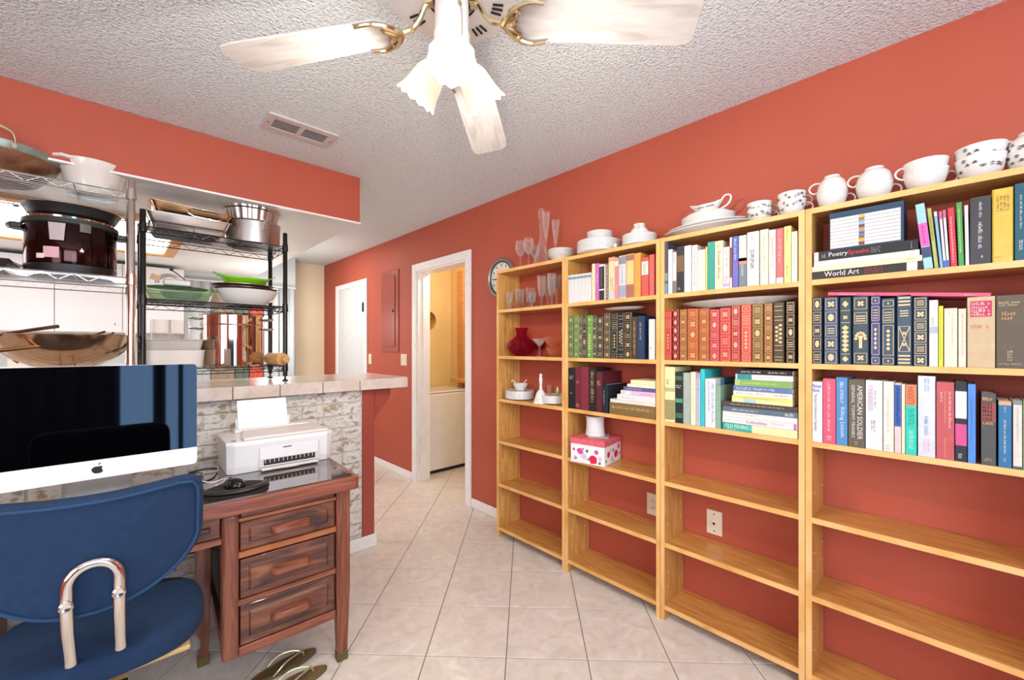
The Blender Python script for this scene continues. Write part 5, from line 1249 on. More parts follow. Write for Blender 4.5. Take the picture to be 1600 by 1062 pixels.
# ================================================================== DESK CHAIR
chx, chy = -.028, 1.70
ch = thing('desk_chair', 'navy upholstered swivel chair with a chrome loop holding its backrest', 'chair', (chx, chy, 0), R(-2))
def cushion(name, outline, prof, parent, m, curve=None, loc=(0, 0, 0)):
    """outline: closed 2-D loop; prof: (inset scale, offset) layers; curve maps (u, v, w) to xyz"""
    q = MB(); n = len(outline)
    for sc, off in prof:
        for u, v in outline: q.v.append(curve(u * sc, v * sc, off))
    for k in range(len(prof) - 1):
        for i in range(n): j = (i + 1) % n; q.face((k * n + i, k * n + j, (k + 1) * n + j, (k + 1) * n + i))
    for k, rv in ((0, True), (len(prof) - 1, False)):
        # cap by concentric rings to the centre
        base_ = k * n; last = base_
        for sc in (.66, .33):
            st0 = len(q.v)
            for u, v in outline: q.v.append(curve(u * prof[k][0] * sc, v * prof[k][0] * sc, prof[k][1] + (.004 if k else -.004) * (1 - sc)))
            for i in range(n): j = (i + 1) % n; q.face((last + i, last + j, st0 + j, st0 + i))
            last = st0
        c = len(q.v); q.v.append(curve(0, 0, prof[k][1] + (.004 if k else -.004)))
        for i in range(n): j = (i + 1) % n; q.face((last + i, last + j, c))
    return q.build(name, m, parent, smooth=True, loc=loc, subsurf=1, angle=0)
# backrest outline (u sideways, v up): broad flat top, rounded corners, bellied bottom
out = []
hw_, vt, vb = .212, .150, -.150
def backout(t_):
    c, s_ = math.cos(t_), math.sin(t_)
    e = 10 if s_ > 0 else 2.1
    r_ = (abs(c) ** e + abs(s_) ** e) ** (-1 / e)
    u, v = hw_ * r_ * c, (vt if s_ > 0 else -vb) * r_ * s_
    if v < 0: u *= 1 - .08 * (v / vb) ** 2
    return u, v
out = [backout(2 * PI * i / 56) for i in range(56)]
BZ = .822
def bcurve(u, v, w): return (u, w + 1.35 * u * u - .12 * v + .0, BZ + v - .010 * max(0, v / .15) * (1 - min(1, (u / .2) ** 2)))
cushion('backrest', out, [(.93, -.026), (.98, -.022), (1.0, -.008), (1.0, .01), (.97, .028), (.9, .036)], ch, M['navy'], bcurve, (0, -.30, 0))
pts = [bcurve(u * .93, v * .92, -.0275) for u, v in out]
MB().tube(pts, .0042, 6, closed=True).build('piping', M['piping'], ch, smooth=True, loc=(0, -.30, 0))
# seat
so = []
for i in range(48):
    t_ = 2 * PI * i / 48; c, s_ = math.cos(t_), math.sin(t_); e = 2.9; r_ = (abs(c) ** e + abs(s_) ** e) ** (-1 / e); so.append((.235 * r_ * c, .205 * r_ * s_))
cushion('seat', so, [(.9, -.04), (.98, -.036), (1.0, -.018), (1.0, .012), (.96, .03), (.86, .038)], ch, M['navy'], lambda u, v, w: (u, v, .478 + w - .10 * v * v), (0, .015, 0))
boxo('seat_board', mat('plywood', '#B99A6A', .7), -.19, .19, -.16, .18, .424, .438, ch, bevel=.004)
boxo('seat_bracket', M['steel'], -.055, .055, -.205, .05, .416, .4235, ch)
tp_ = []
for k in range(13): a = PI * k / 12; tp_.append((.043 * math.cos(a) * -1, -.335 - .0 + .0, .768 + .043 * math.sin(a)))
left = [(-.043, -.262, .556), (-.043, -.272, .585), (-.043, -.318, .66), (-.043, -.335, .72)]; right = [(.043, y, z) for _, y, z in reversed(left)]
MB().tube(left + tp_ + right, .0118, 12).build('back_loop', M['chrome'], ch, smooth=True)
for sx_ in (-.043, .043): MB().tube([(sx_, -.262, .575), (sx_, -.20, .53), (sx_, -.15, .49)], .007, 8).build('loop_support', M['chrome'], ch, smooth=True)
for x in (-.043, .043): MB().lathe([(.012, 0), (.0125, .003), (.009, .006), (.004, .0045), (.001, .0045)], 16).build('bolt', M['chrome'], ch, smooth=True, loc=(x, -.346, .73), rot=(R(90), 0, 0))
MB().lathe([(.026, .08), (.026, .2), (.018, .2), (.018, .412)], 20).build('gas_stem', M['steel'], ch, smooth=True)
lv = MB().tube([(.02, -.02, .41), (.12, -.05, .412), (.19, -.075, .44)], .005, 8)
lv.build('lever', M['bplas'], ch, smooth=True)
kb = MB().lathe([(.006, .03), (.010, .02), (.008, .0), (.014, -.02), (.019, -.045), (.016, -.06), (.001, -.066)][::-1], 18).build('lever_knob', mat('grey_rubber', '#5A5A5A', .6), ch, smooth=True, loc=(.190, -.078, .432), rot=(0, R(-14), 0))
for k in range(5):
    a = R(18 + 72 * k); c, s_ = math.cos(a), math.sin(a)
    MB().tube([(.02 * c, .02 * s_, .10), (.15 * c, .15 * s_, .085), (.27 * c, .27 * s_, .065)], .016, 8, r1=.011).build('base_arm', M['bplas'], ch, smooth=True)
    w_ = MB()
    for s2 in (-1, 1): w_.lathe([(.001, -.008), (.024, -.008), (.026, 0), (.024, .008), (.001, .008)], 20, c=(0, 0, s2 * .011))
    cst = w_.build('caster', M['bplas'], ch, smooth=True); cst.matrix_basis = Matrix.Translation((.28 * c, .28 * s_, .0265)) @ Matrix.Rotation(a + .6, 4, 'Z') @ Matrix.Rotation(R(90), 4, 'X')

# ================================================================== COMPUTER
ix0, ix1, iy, iz0, iz1 = -.311, .217, 1.95, .872, 1.245
pc = thing('desktop_computer', 'white all-in-one desktop computer with a dark glossy screen on the desk', 'computer', ((ix0 + ix1) / 2, iy, DZ_ + .001))
B0, B1, hwx = iz0 - DZ_ - .001, iz1 - DZ_ - .001, (ix1 - ix0) / 2
chz = B0 + .062
q = MB(); rc = .012
def rrect(x0, x1, z0, z1, r, corners):
    P_ = []
    for (cx_, cz_, a0, on) in ((x1 - r, z0 + r, -90, corners[0]), (x1 - r, z1 - r, 0, corners[1]), (x0 + r, z1 - r, 90, corners[2]), (x0 + r, z0 + r, 180, corners[3])):
        if on:
            for k in range(5): a = R(a0 + 22.5 * k); P_.append((cx_ + r * math.cos(a), cz_ + r * math.sin(a)))
        else: P_.append((x1 if cx_ > (x0 + x1) / 2 else x0, z0 if cz_ < (z0 + z1) / 2 else z1))
    return P_
q.prism(rrect(-hwx, hwx, B0, B1, rc, (1, 1, 1, 1)), .0012, .008, 'y')
q.build('body', mat('white_aluminium', '#F0F0F1', .3, .15, noise=0), pc, smooth=True)
MB().prism(rrect(-hwx, hwx, B0, chz, rc, (1, 0, 0, 1)), 0, .0012, 'y').build('chin', mat('white_aluminium', '#F0F0F1', .3, .15, noise=0), pc)
MB().prism(rrect(-hwx + .0004, hwx - .0004, chz + .0003, B1 - .0004, rc, (0, 1, 1, 0)), -.0006, .0012, 'y').build('screen_glass', M['screen'], pc)
q = MB(); q.lathe([(.21, .008), (.17, .02), (.09, .038), (.001, .042)], 32); q.v = [(x, z, y * .8 + (B0 + B1) / 2) for x, y, z in q.v]; q.build('rear_shell', mat('white_aluminium', '#F0F0F1', .3, .15, noise=0), pc, smooth=True)
# fruit emblem on the chin
ec = (B0 + chz) / 2; em = MB(); pts = []
for i in range(40):
    a = 2 * PI * i / 40; x, z = math.cos(a), math.sin(a)
    r_ = 1 + .08 * math.cos(2 * a); rx_, rz_ = 1.0 * r_, .92 * r_
    if abs(x) < .4 and z > 0: rz_ *= 1 - .14 * (1 - abs(x) / .4)
    if abs(x) < .35 and z < 0: rz_ *= 1 - .07 * (1 - abs(x) / .35)
    u, v = x * rx_ * (.92 if z < 0 else 1), z * rz_
    if x > .5 and -.35 < z < .62: u -= .42 * math.cos((z - .13) / .5 * PI / 2)
    pts.append((u * .0145, ec - .0018 + v * .0145))
em.prism(pts, -.0006, 0, 'y')
em.prism([(.0006, ec + .0143), (.002, ec + .0185), (.007, ec + .0213), (.0064, ec + .0172), (.0038, ec + .0149)], -.0006, 0, 'y')
em.build('emblem', M['bplas'], pc)
# stand: inclined neck and flat foot
q = MB().prism([(.03, B0 + .07), (.045, B0 + .07), (.06, .006), (.045, .006)], -.085, .085, 'x'); q.build('stand_neck', M['alu'], pc)
boxo('stand_foot', mat('satin_aluminium', '#D4D6D8', .3, .7, noise=0), -.088, .088, -.115, .075, 0, .006, pc, bevel=.002)

# keyboard, papers and bamboo box near the stand
kbx = thing('keyboard', 'slim white keyboard in front of the computer stand', 'keyboard', (-.02, 1.79, DZ_ + .001), R(-1))
boxo('keyboard_base', M['wplas'], -.11, .11, -.042, .042, 0, .007, kbx, bevel=.002)
for r_ in range(4):
    for c in range(10): boxo('key', M['wplas'], -.106 + c * .0214, -.088 + c * .0214, -.037 + r_ * .019, -.021 + r_ * .019, .007, .0095, kbx)
pp = tag(boxo('grey_folder', mat('grey_card', '#6E6A68', .8), -.10, .055, 1.842, 1.886 - .0, DZ_ + .0075, DZ_ + .0115), 'strip of grey card lying on the computer foot', 'card')
pp.location = (0, 0, .0)
bb_ = thing('bamboo_box', 'low slatted bamboo box on the desk left of the computer stand', 'box', (-.31, 1.86, DZ_ + .001))
for k in range(16): boxo('slat', ramp_mat('bamboo', ['#8A5A2E', '#A8723E', '#B98650'], 7, (3, 3, .6), .45, random_shift=True), -.16 + k * .02, -.1415 + k * .02, -.098, -.09, .0, .075, bb_)
boxo('box_top', MATS['bamboo'], -.16, .16, -.09, .08, .062, .07, bb_); boxo('box_ends', MATS['bamboo'], -.16, -.152, -.09, .08, 0, .062, bb_); boxo('box_ends', MATS['bamboo'], .152, .16, -.09, .08, 0, .062, bb_)
MB().box(-.16, .16, -.0985, -.098, .012, .014).box(-.16, .16, -.0985, -.098, .060, .062).build('binding', M['gplas'], bb_)

# mouse pad and mouse
mp = thing('mouse_pad', 'black oval mouse pad with a cushioned wrist rest', 'mouse pad', (.325, 1.87, DZ_ + .0012), R(-8))
q = MB(); ov = [(.112 * math.cos(2 * PI * i / 40) , .092 * math.sin(2 * PI * i / 40)) for i in range(40)]
q.prism(ov, 0, .004, 'z').build('pad', mat('black_cloth_pad', '#23211F', .85), mp, bevel=.001)
q = MB(); n = 24
for i in range(n):
    a = PI + PI * i / (n - 1); cx_, cy_ = .100 * math.cos(a), .080 * math.sin(a) + .002; k = math.sin(PI * i / (n - 1)) ** .4
    for j in range(10):
        b = 2 * PI * j / 10; rr_ = .017 * (.35 + .65 * k); q.v.append((cx_ * (1 + rr_ * math.cos(b) / .105), cy_ * (1 + rr_ * math.cos(b) / .09), .004 + .009 + .009 * math.sin(b)))
for i in range(n - 1):
    for j in range(10): jj = (j + 1) % 10; q.face((i * 10 + j, i * 10 + jj, (i + 1) * 10 + jj, (i + 1) * 10 + j))
q.face(range(9, -1, -1)); q.face([(n - 1) * 10 + j for j in range(10)])
q.build('wrist_rest', mat('black_leatherette', '#211F1D', .45), mp, smooth=True)
ms = thing('computer_mouse', 'black computer mouse on the oval pad', 'mouse', (.325, 1.885, DZ_ + .0058), R(20))
q = MB(); n = 20
for k, (s_, z) in enumerate([(.97, 0), (1, .004), (.97, .014), (.85, .024), (.6, .032), (.3, .0355)]):
    for i in range(n): a = 2 * PI * i / n; q.v.append((.030 * s_ * math.cos(a), .050 * s_ * math.sin(a) * (1 if s_ > .9 else 1) - (1 - s_) * .006, z))
for k in range(5):
    for i in range(n): j = (i + 1) % n; q.face((k * n + i, k * n + j, (k + 1) * n + j, (k + 1) * n + i))
q.face(range(n - 1, -1, -1)); q.face([5 * n + i for i in range(n)])
q.build('body', mat('black_gloss_plastic', '#151414', .15), ms, smooth=True)
MB().lathe([(.001, -.003), (.006, -.003), (.006, .003), (.001, .003)], 12).build('scroll_wheel', M['dgrey'], ms, loc=(0, .028, .029), rot=(0, R(90), 0))

# cables
rr = random.Random(3)
def cable(name, pts, r, m, label):
    out_ = spath(pts)
    return tag(MB().tube(out_, r, 6).build(name, m, smooth=True), label, 'cable')
zd = DZ_ + .0036
cable('power_cable', [(.06, 2.10, zd), (.12, 2.02, zd), (.20, 2.05, zd), (.24, 2.12, zd + .004), (.18, 2.19, zd + .004), (.12, 2.12, zd), (.16, 2.02, zd + .004), (.27, 2.07, zd), (.31, 2.16, zd)], .0025, M['bplas'], 'black tangled cable on the desk between computer and printer')
cable('thin_black_cable', [(.10, 2.16, zd), (.19, 2.06, zd + .005), (.26, 2.17, zd + .005), (.22, 2.24, zd), (.28, 2.27, zd), (.32, 2.24, zd)], .0022, M['bplas'], 'looped thin black cable behind the tangled one')
cable('white_cable', [(.12, 1.98, zd), (.17, 2.0, zd + .006), (.22, 2.09, zd + .006), (.27, 2.02, zd), (.32, 2.045, zd), (.30, 1.99, zd), (.24, 1.93, zd), (.18, 1.90, zd)], .0022, M['wplas'], 'white cable curving from the printer to the chair back')

# ================================================================== PRINTER
pn = thing('printer', 'white inkjet printer with paper in its rear tray, on the desk', 'printer', (.337, 2.07, DZ_ + .0012), R(-1.5))
PW, PD, PH = .41, .27, .138
q = MB(); secs = [(0, .008), (.03, .0), (.10, -.008), (PH - .012, -.012), (PH, -.004)]
def pr_out(e): return [(e * -.4 + .02, e), (PW - .02 - e * -.4, e), (PW + .006 - .0, .02 + e), (PW + .006, PD - .02), (PW - .02, PD), (.02, PD), (-.006, PD - .02), (-.006, .02 + e)]
n = 8
for z, e in secs:
    o_ = pr_out(e); k = 1 + (z / PH) * .02
    q.v += [((x - PW / 2) * k + PW / 2, y, z) for x, y in o_]
for i in range(len(secs) - 1):
    for j in range(n): jj = (j + 1) % n; q.face((i * n + j, i * n + jj, (i + 1) * n + jj, (i + 1) * n + j))
q.face(range(n - 1, -1, -1)); q.face([(len(secs) - 1) * n + j for j in range(n)])
q.build('housing', M['wplas'], pn, bevel=.004, seg=3)
MB().prism([(.055, .01), (PW - .01, .01), (PW + .0, .04), (PW - .04, PD - .06), (.08, PD - .06), (.05, .04)], PH, PH + .012, 'z').build('scanner_lid', mat('warm_grey_plastic', '#D9CFC9', .4, noise=0), pn, bevel=.004)
boxo('rear_ridge', M['wplas'], .05, PW - .04, PD - .06, PD - .02, PH, PH + .018, pn, bevel=.004)
boxo('output_slot', M['socket'], .125, .335, -.0102, .02, .024, .048, pn)
MB().prism([(-.0095, .018), (-.0095, .105), (-.008, .105), (-.008, .018)], .108, .352, 'x').build('door_panel_line', M['gplas'], pn)
boxo('front_door', M['wplas'], .111, .349, -.0115, -.0085, .05, .103, pn, bevel=.001)
MB().prism([(.02, .012), (-.03, .006), (-.032, .009), (.02, .018)], .115, .345, 'x').build('output_tray', M['wplas'], pn)
boxo('tray_tab', M['gplas'], .2, .26, -.036, -.030, .006, .010, pn)
for k in range(12): boxo('slot_rib', M['gplas'], .13 + k * .0175, .1325 + k * .0175, -.0112, -.009, .034, .048, pn)
boxo('status_display', M['socket'], .012, .03, .03, .04, PH, PH + .001, pn)
boxo('brand_badge', M['dgrey'], .20, .235, -.0125, -.0115, .092, .096, pn)
boxo('paper_support', M['wplas'], .06, .29, PD - .025, PD - .02, PH, PH + .06, pn)
q = MB().prism([(PD - .045, PH + .005), (PD - .042, PH + .005), (PD + .005, PH + .145), (PD + .002, PH + .145)], .068, .278, 'x'); tag_p = q.build('paper_sheet', M['papw']); tag_p.matrix_basis = Matrix.Translation((.337, 2.07, DZ_ + .0012)) @ Matrix.Rotation(R(-1.5), 4, 'Z')
tag(tag_p, 'white sheet of paper standing in the printer feed', 'paper')

# ================================================================== SANDALS
def sandal(label, x, y, rz, mirror=1):
    t = thing('sandal', label, 'sandal', (x, y, .0005), rz, 'olive sandals under the desk')
    pts = []
    for i in range(28):
        a = 2 * PI * i / 28; c, s_ = math.cos(a), math.sin(a); w = .042 if c > 0 else .034
        pts.append((.128 * c, w * s_ * (1 - .10 * c) + mirror * .006 * c))
    MB().prism(pts, 0, .012, 'z').build('sole', mat('olive_sole', '#5F553C', .6, noise=.15, nscale=20), t, bevel=.003)
    MB().prism([(x_ * .93, y_ * .88) for x_, y_ in pts], .012, .015, 'z').build('insole', mat('brown_insole', '#6A5132', .55, noise=.3, nscale=14), t, bevel=.001)
    pst = Vector((.075, .0, .014)); ap = Vector((.068, 0, .032))
    for s_ in (1, -1):
        MB().tube(spath([pst, ap, (.04, s_ * .016, .042), (0, s_ * .03, .042), (-.03, s_ * .037, .028), (-.05, s_ * .036, .012)]), .0038, 7).build('strap', mat('pale_gold_strap', '#B9B590', .3, .5), t, smooth=True)
toe1 = on_z(495, 1018, 0); toe2 = on_z(510, 1042, 0); hd = on_z(395, 1068, 0)
ang = math.atan2(toe1[1] - hd[1], toe1[0] - hd[0])
sandal('olive flip-flop sandal lying farther under the desk', toe1[0] - .128 * math.cos(ang), toe1[1] - .128 * math.sin(ang), ang, 1)
sandal('olive flip-flop sandal nearer the right desk leg', toe2[0] - .128 * math.cos(ang + .04), toe2[1] - .128 * math.sin(ang + .04), ang + .04, -1)

# ================================================================== WIRE RACKS ON THE BAR TOP
CTZ = 1.1005
def rack(name, label, x0, x1, y0, y1, zs, ztop_, pr_, m, wires, inv=False, wm=None):
    t = thing(name, label, 'wire rack', (x0, y0, CTZ)); Wd, Dp = x1 - x0, y1 - y0
    for x in (0, Wd):
        for y in (0, Dp):
            q = MB().lathe([(pr_, .03), (pr_, ztop_ - CTZ - .004), (pr_ * .8, ztop_ - CTZ)], 16)
            for z in zs: q.lathe([(pr_ * 1.35, z - CTZ - .035), (pr_ * 1.15, z - CTZ + .012)], 16)
            q.lathe([(pr_ * 1.3, 0), (pr_ * 1.3, .006), (pr_ * .45, .012), (pr_ * .45, .03)], 14)
            p = q.build('post', m, t, smooth=True, loc=(x, y, 0))
    for z in zs:
        q = MB(); zz = z - CTZ - .006; wr = .0028; a = pr_ * .6
        for dz in (0, -.030):
            for (p0, p1) in (((a, 0), (Wd - a, 0)), ((a, Dp), (Wd - a, Dp)), ((0, a), (0, Dp - a)), ((Wd, a), (Wd, Dp - a))): q.tube([(p0[0], p0[1], zz + dz), (p1[0], p1[1], zz + dz)], wr, 5)
        for (p0, p1) in (((0, 0), (Wd, 0)), ((0, Dp), (Wd, Dp)), ((0, 0), (0, Dp)), ((Wd, 0), (Wd, Dp))):
            L_ = abs(p1[0] - p0[0]) + abs(p1[1] - p0[1]); k = max(4, int(L_ / .045) // 2 * 2)
            pts = [(p0[0] + (p1[0] - p0[0]) * i / k, p0[1] + (p1[1] - p0[1]) * i / k, zz - (.030 if i % 2 else 0)) for i in range(k + 1)]
            q.tube(pts, wr * .75, 4)
        for i in range(1, wires): yy = Dp * i / wires; q.tube([(0, yy, zz + .004), (Wd, yy, zz + .004)], .0018, 4)
        for x in ([Wd / 3, Wd * 2 / 3] if Wd < .8 else [Wd * .25, Wd * .5, Wd * .8]): q.tube([(x, 0, zz - .0), (x, Dp, zz - .0)], .0026, 4)
        q.build('wire_shelf', wm or m, t)
    return t
CRX0, CRX1, CRY0, CRY1 = -.87, .046, 2.60, 3.06
rack('chrome_rack', 'chrome wire rack with the roaster and wok on the bar top', CRX0, CRX1, CRY0, CRY1, [2.02, 1.63, 1.215], 2.075, .0145, M['chrome'], 15, wm=mat('bright_wire', '#C9C6C2', .3, .8, noise=0))
BRX0, BRX1, BRY0, BRY1 = .092, .738, 2.78, 3.12
rack('black_rack', 'black wire rack with baking pans and stock pot on the bar top', BRX0, BRX1, BRY0, BRY1, [1.918, 1.555, 1.197], 1.995, .0125, M['black'], 12)

# ---- chrome rack contents
zs1, zs2, zs3 = 2.0182, 1.6282, 1.2132
def X_on(px, Y): r = ray(px); return r[0] / r[1] * Y
WKZ = 1.45
wk = thing('rusty_wok', 'rust-brown carbon steel pan with a bail handle on the chrome rack top', 'pan', (X_on(-12, 2.84), 2.84, zs1))
wk.scale = (1, 1, WKZ)
q = MB().lathe([(.10, 0), (.13, .006), (.185, .05), (.2, .072), (.198, .074), (.182, .052), (.128, .010), (.001, .006)], 40, sy=.95)
q.build('rusty_body', ramp_mat('rusty_steel', ['#2E1A10', '#5A351F', '#7A4E30', '#8A7A68'], 9, (1, 1, 1), .5, 1.5, detail=8, poss=[.3, .45, .6, .8]), wk, smooth=True)
MB().lathe([(.198, .070), (.204, .076), (.207, .094), (.204, .095), (.2, .078), (.194, .072)], 40, sy=.95).build('grey_rim', mat('weathered_steel', '#8C9A92', .4, .5, noise=.3, nscale=14), wk, smooth=True)
MB().tube(spath([(-.1, -.165, .085), (-.07, -.185, .12), (0, -.2, .135), (.07, -.19, .12), (.085, -.185, .095), (.083, -.185, .08)]), .0042, 8).build('loop_handle', M['brass'], wk, smooth=True)
MB().lathe([(.008, 0), (.008, .006)], 12).build('handle_rivet', M['brass'], wk, loc=(.083, -.184, .08), rot=(R(90), 0, 0))
cs = thing('white_casserole', 'white ceramic casserole with side lips on the chrome rack top', 'casserole', (X_on(146, 2.83), 2.83, zs1), R(38))
MB().lathe([(.078, 0), (.086, .004), (.108, .105), (.113, .110), (.124, .150), (.120, .154), (.112, .14), (.102, .10), (.08, .010), (.001, .008)], 44).build('bowl', M['cwhite'], cs, smooth=True)
for s_ in (-1, 1): MB().prism([(s_ * .112, -.05), (s_ * .152, -.038), (s_ * .158, 0), (s_ * .152, .038), (s_ * .112, .05)], .136, .150, 'z').build('side_lip', M['cwhite'], cs, bevel=.004, seg=2)
rsx, rsy = X_on(113, 2.84), 2.84
ro = thing('roaster', 'large dark glossy electric roaster with side handles and a sticker', 'cooker', (rsx, rsy, zs2))
ro.scale = (.83, .86, .95)
def ell(q, sy=.92): q.v = [(x, y * sy, z) for x, y, z in q.v]; return q
ell(MB().lathe([(.165, .0), (.178, .006), (.184, .04), (.184, .05), (.180, .052)], 48)).build('base_ring', M['bplas'], ro, smooth=True)
ell(MB().lathe([(.180, .05), (.183, .06), (.183, .235), (.180, .240)], 48)).build('glossy_shell', mat('dark_chrome_shell', '#33201F', .08, .85, noise=0), ro, smooth=True)
ell(MB().lathe([(.180, .236), (.192, .242), (.190, .262), (.176, .268), (.001, .270)], 48)).build('rim', mat('dark_green_rim', '#2E3532', .4), ro, smooth=True)
ell(MB().lathe([(.172, .268), (.174, .276), (.165, .280), (.001, .282)], 40)).build('chrome_lid_ring', M['steel'], ro, smooth=True)
for s_ in (-1, 1): MB().prism([(s_ * .182, -.05), (s_ * .225, -.042), (s_ * .245, 0), (s_ * .225, .042), (s_ * .182, .05)], .212, .238, 'z').build('side_handle', mat('dark_green_rim', '#2E3532', .4), ro, bevel=.008, seg=3)
fY = -.171
def onshell(name, a, w, z0, z1, m, top=None, t=.0015):
    q = MB(); n = 6; tw = top or w
    for zz, ww in ((z0, w), (z1, tw)):
        for i in range(n + 1):
            ang_ = R(a) + (i / n - .5) * ww / .183; q.v.append(((.183 + t) * math.cos(ang_), .92 * (.183 + t) * math.sin(ang_), zz))
    for i in range(n): q.face((i, i + 1, n + 2 + i, n + 1 + i))
    return q.build(name, m, ro, solid=.001)
onshell('clear_drip_cup', -104, .05, .155, .235, mat('frosted_cup', '#B9AEB0', .3), .062, .012)
onshell('latch', -72, .042, .205, .245, mat('grey_latch', '#5C5852', .4), None, .010)
onshell('pink_sticker', -112, .062, .075, .125, mat('pink_label', '#D9AEB2', .6), None, .0015)
onshell('price_sticker', -126, .035, .07, .092, mat('cream_label', '#E9D9CE', .6), None, .002)
# black pan on the roaster
bp_ = thing('black_pan', 'shallow black pan inverted on top of the roaster', 'pan', (rsx + .004, rsy, zs2 + .2685)); bp_.scale = (.84, .87, .95)
ell(MB().lathe([(.15, 0), (.172, .008), (.192, .044), (.196, .048), (.19, .050), (.17, .014), (.001, .006)], 44)).build('pan_body', M['bplas'], bp_, smooth=True)
MB().lathe([(.001, 0), (.004, 0), (.004, .02), (.001, .02)], 8).build('rim_stud', M['bplas'], bp_, loc=(-.196, -.02, .03), rot=(0, R(-90), 0))
dt_ = thing('dark_tray', 'dark baking tray at the left end of the middle chrome shelf', 'tray', (X_on(-60, 2.8), 2.8, zs2))
q = MB(); q.v = [(-.17, -.1, 0), (.12, -.1, 0), (.12, .12, 0), (-.17, .12, 0), (-.18, -.12, .045), (.14, -.12, .045), (.14, .14, .045), (-.18, .14, .045)]
for f_ in ((3, 2, 1, 0), (0, 1, 5, 4), (1, 2, 6, 5), (2, 3, 7, 6), (3, 0, 4, 7)): q.face(f_)
q.build('tray_body', M['bplas'], dt_, solid=.003, bevel=.004)
MB().tube([(.14, -.05, .04), (.165, -.03, .03), (.165, .02, .03), (.14, .04, .04)], .004, 8).build('tray_handle', M['steel'], dt_, smooth=True)
# big steel wok on the lower shelf
wx, wy = X_on(104, 2.80), 2.80
sw_ = thing('steel_wok', 'large polished steel wok with a long handle on the lower chrome shelf', 'wok', (wx, wy, zs3))
MB().lathe([(.07, 0), (.11, .010), (.17, .045), (.215, .09), (.242, .150), (.246, .150), (.24, .147), (.212, .09), (.168, .048), (.108, .014), (.001, .006)], 56).build('wok_body', mat('warm_polished_steel', '#D8BC9C', .15, 1, noise=0), sw_, smooth=True)
MB().lathe([(.002, 0), (.007, .002), (.008, .006), (.002, .009)], 10).build('rivet', M['steel'], sw_, loc=(-.045, -.19, .10), rot=(R(90), 0, 0))
MB().tube([(-.048, -.20, .098), (-.09, -.21, .092), (-.18, -.24, .078), (-.32, -.28, .055)], .0065, 8, r1=.010).build('long_handle', M['copper'], sw_, smooth=True)
ldl = thing('ladle', 'steel spatula with its handle resting over the wok rim', 'utensil', (wx, wy, zs3))
MB().tube([(-.30, -.19, .118), (-.18, -.17, .142), (-.09, -.12, .168), (-.02, -.08, .186)], .0055, 8, r1=.008).build('handle', mat('dark_steel', '#6A5140', .3, .9, noise=0), ldl, smooth=True)
MB().prism([(-.30, .105), (-.38, .085), (-.38, .09), (-.30, .125)], -.22, -.16, 'y').build('blade', M['steel'], ldl)
for k, (x, lb) in enumerate(((.06, 'left small utensil handle peeking over the wok rim'), (.10, 'right small utensil handle peeking over the wok rim'))):
    o_ = MB().tube([(x, .10, .10), (x + .03, .05, .155), (x + .065 - k * .01, .0, .168 - k * .006)], .005, 8).build('utensil', mat('dark_steel', '#6A5140', .3, .9, noise=0), smooth=True, loc=(wx, wy, zs3)); tag(o_, lb, 'utensil', 'utensils in the wok')

# ---- black rack contents
za, zb_, zc = 1.9165, 1.5535, 1.1955
def tray(name, label, x, y, z, w, d, h, m, fl=.02, parent=None, rot=0, cat='baking pan', lip=.008, extra=None, tilt=0):
    t = thing(name, label, cat, (x, y, z), rot)
    if tilt: t.rotation_euler = (0, R(tilt), rot)
    q = MB(); 
    def ring(w_, d_, z_, r=.02, n=4):
        st0 = len(q.v)
        for sx, sy, a0 in ((1, -1, -90), (1, 1, 0), (-1, 1, 90), (-1, -1, 180)):
            for k in range(n): a = R(a0 + 90 * k / (n - 1)); q.v.append((sx * (w_ - r) + r * math.cos(a), sy * (d_ - r) + r * math.sin(a), z_))
        return st0
    rs = [ring(w / 2 - fl, d / 2 - fl, 0), ring(w / 2 - fl * .9, d / 2 - fl * .9, .003), ring(w / 2, d / 2, h), ring(w / 2 + lip, d / 2 + lip, h), ring(w / 2 + lip, d / 2 + lip, h - .003)]
    N = 16
    for u, v in zip(rs, rs[1:]):
        for i in range(N): j = (i + 1) % N; q.face((u + i, u + j, v + j, v + i))
    q.face([rs[0] + i for i in range(N - 1, -1, -1)])
    q.build('pan_body', m, t, smooth=True, solid=.0022, angle=60)
    return t
bxc = X_on(293, 2.95)
tray('dark_roasting_pan', 'dark grey roasting pan at the bottom of the pan stack', bxc - .005, 2.955, za, .31, .25, .040, M['dgrey'], .02)
tray('steel_roasting_pan', 'bright steel roasting pan resting in the dark grey one', bxc, 2.945, za + .012, .36, .27, .075, mat('brushed_pan_steel', '#E8E4E0', .24, .95, noise=0), .03)
t = tray('bronze_roasting_pan', 'bronze-toned roasting pan with a loop handle, top of the pan stack', bxc + .012, 2.95, za + .072, .35, .25, .07, mat('bronze_pan', '#C8A076', .2, .95, noise=0), .03, tilt=3)
MB().tube([(-.02, -.142, .045), (-.025, -.155, .03), (.0, -.156, .018), (.10, -.156, .018), (.125, -.155, .03), (.12, -.142, .045), (.10, -.140, .055), (0, -.14, .055)], .0035, 7, closed=True).build('handle', M['steel'], t, smooth=True)
px_ = X_on(394, 2.95)
pt_ = thing('aluminium_pot', 'dull aluminium pot with a side clip on the black rack top', 'pot', (px_ + .005, 2.95, za))
MB().lathe([(.135, 0), (.143, .008), (.146, .13), (.151, .134), (.150, .138), (.142, .132), (.139, .01), (.001, .006)], 44).build('pot_body', M['alu'], pt_, smooth=True)
MB().box(-.010, .010, -.155, -.144, .085, .145).box(-.006, .006, -.160, -.152, .11, .14).build('side_clip', M['alu'], pt_, rot=(0, 0, R(12)))
MB().lathe([(.001, -.0005), (.13, -.0005), (.136, .004)], 30).build('dark_base', M['bplas'], pt_)  # dark disc across the underside of the pot
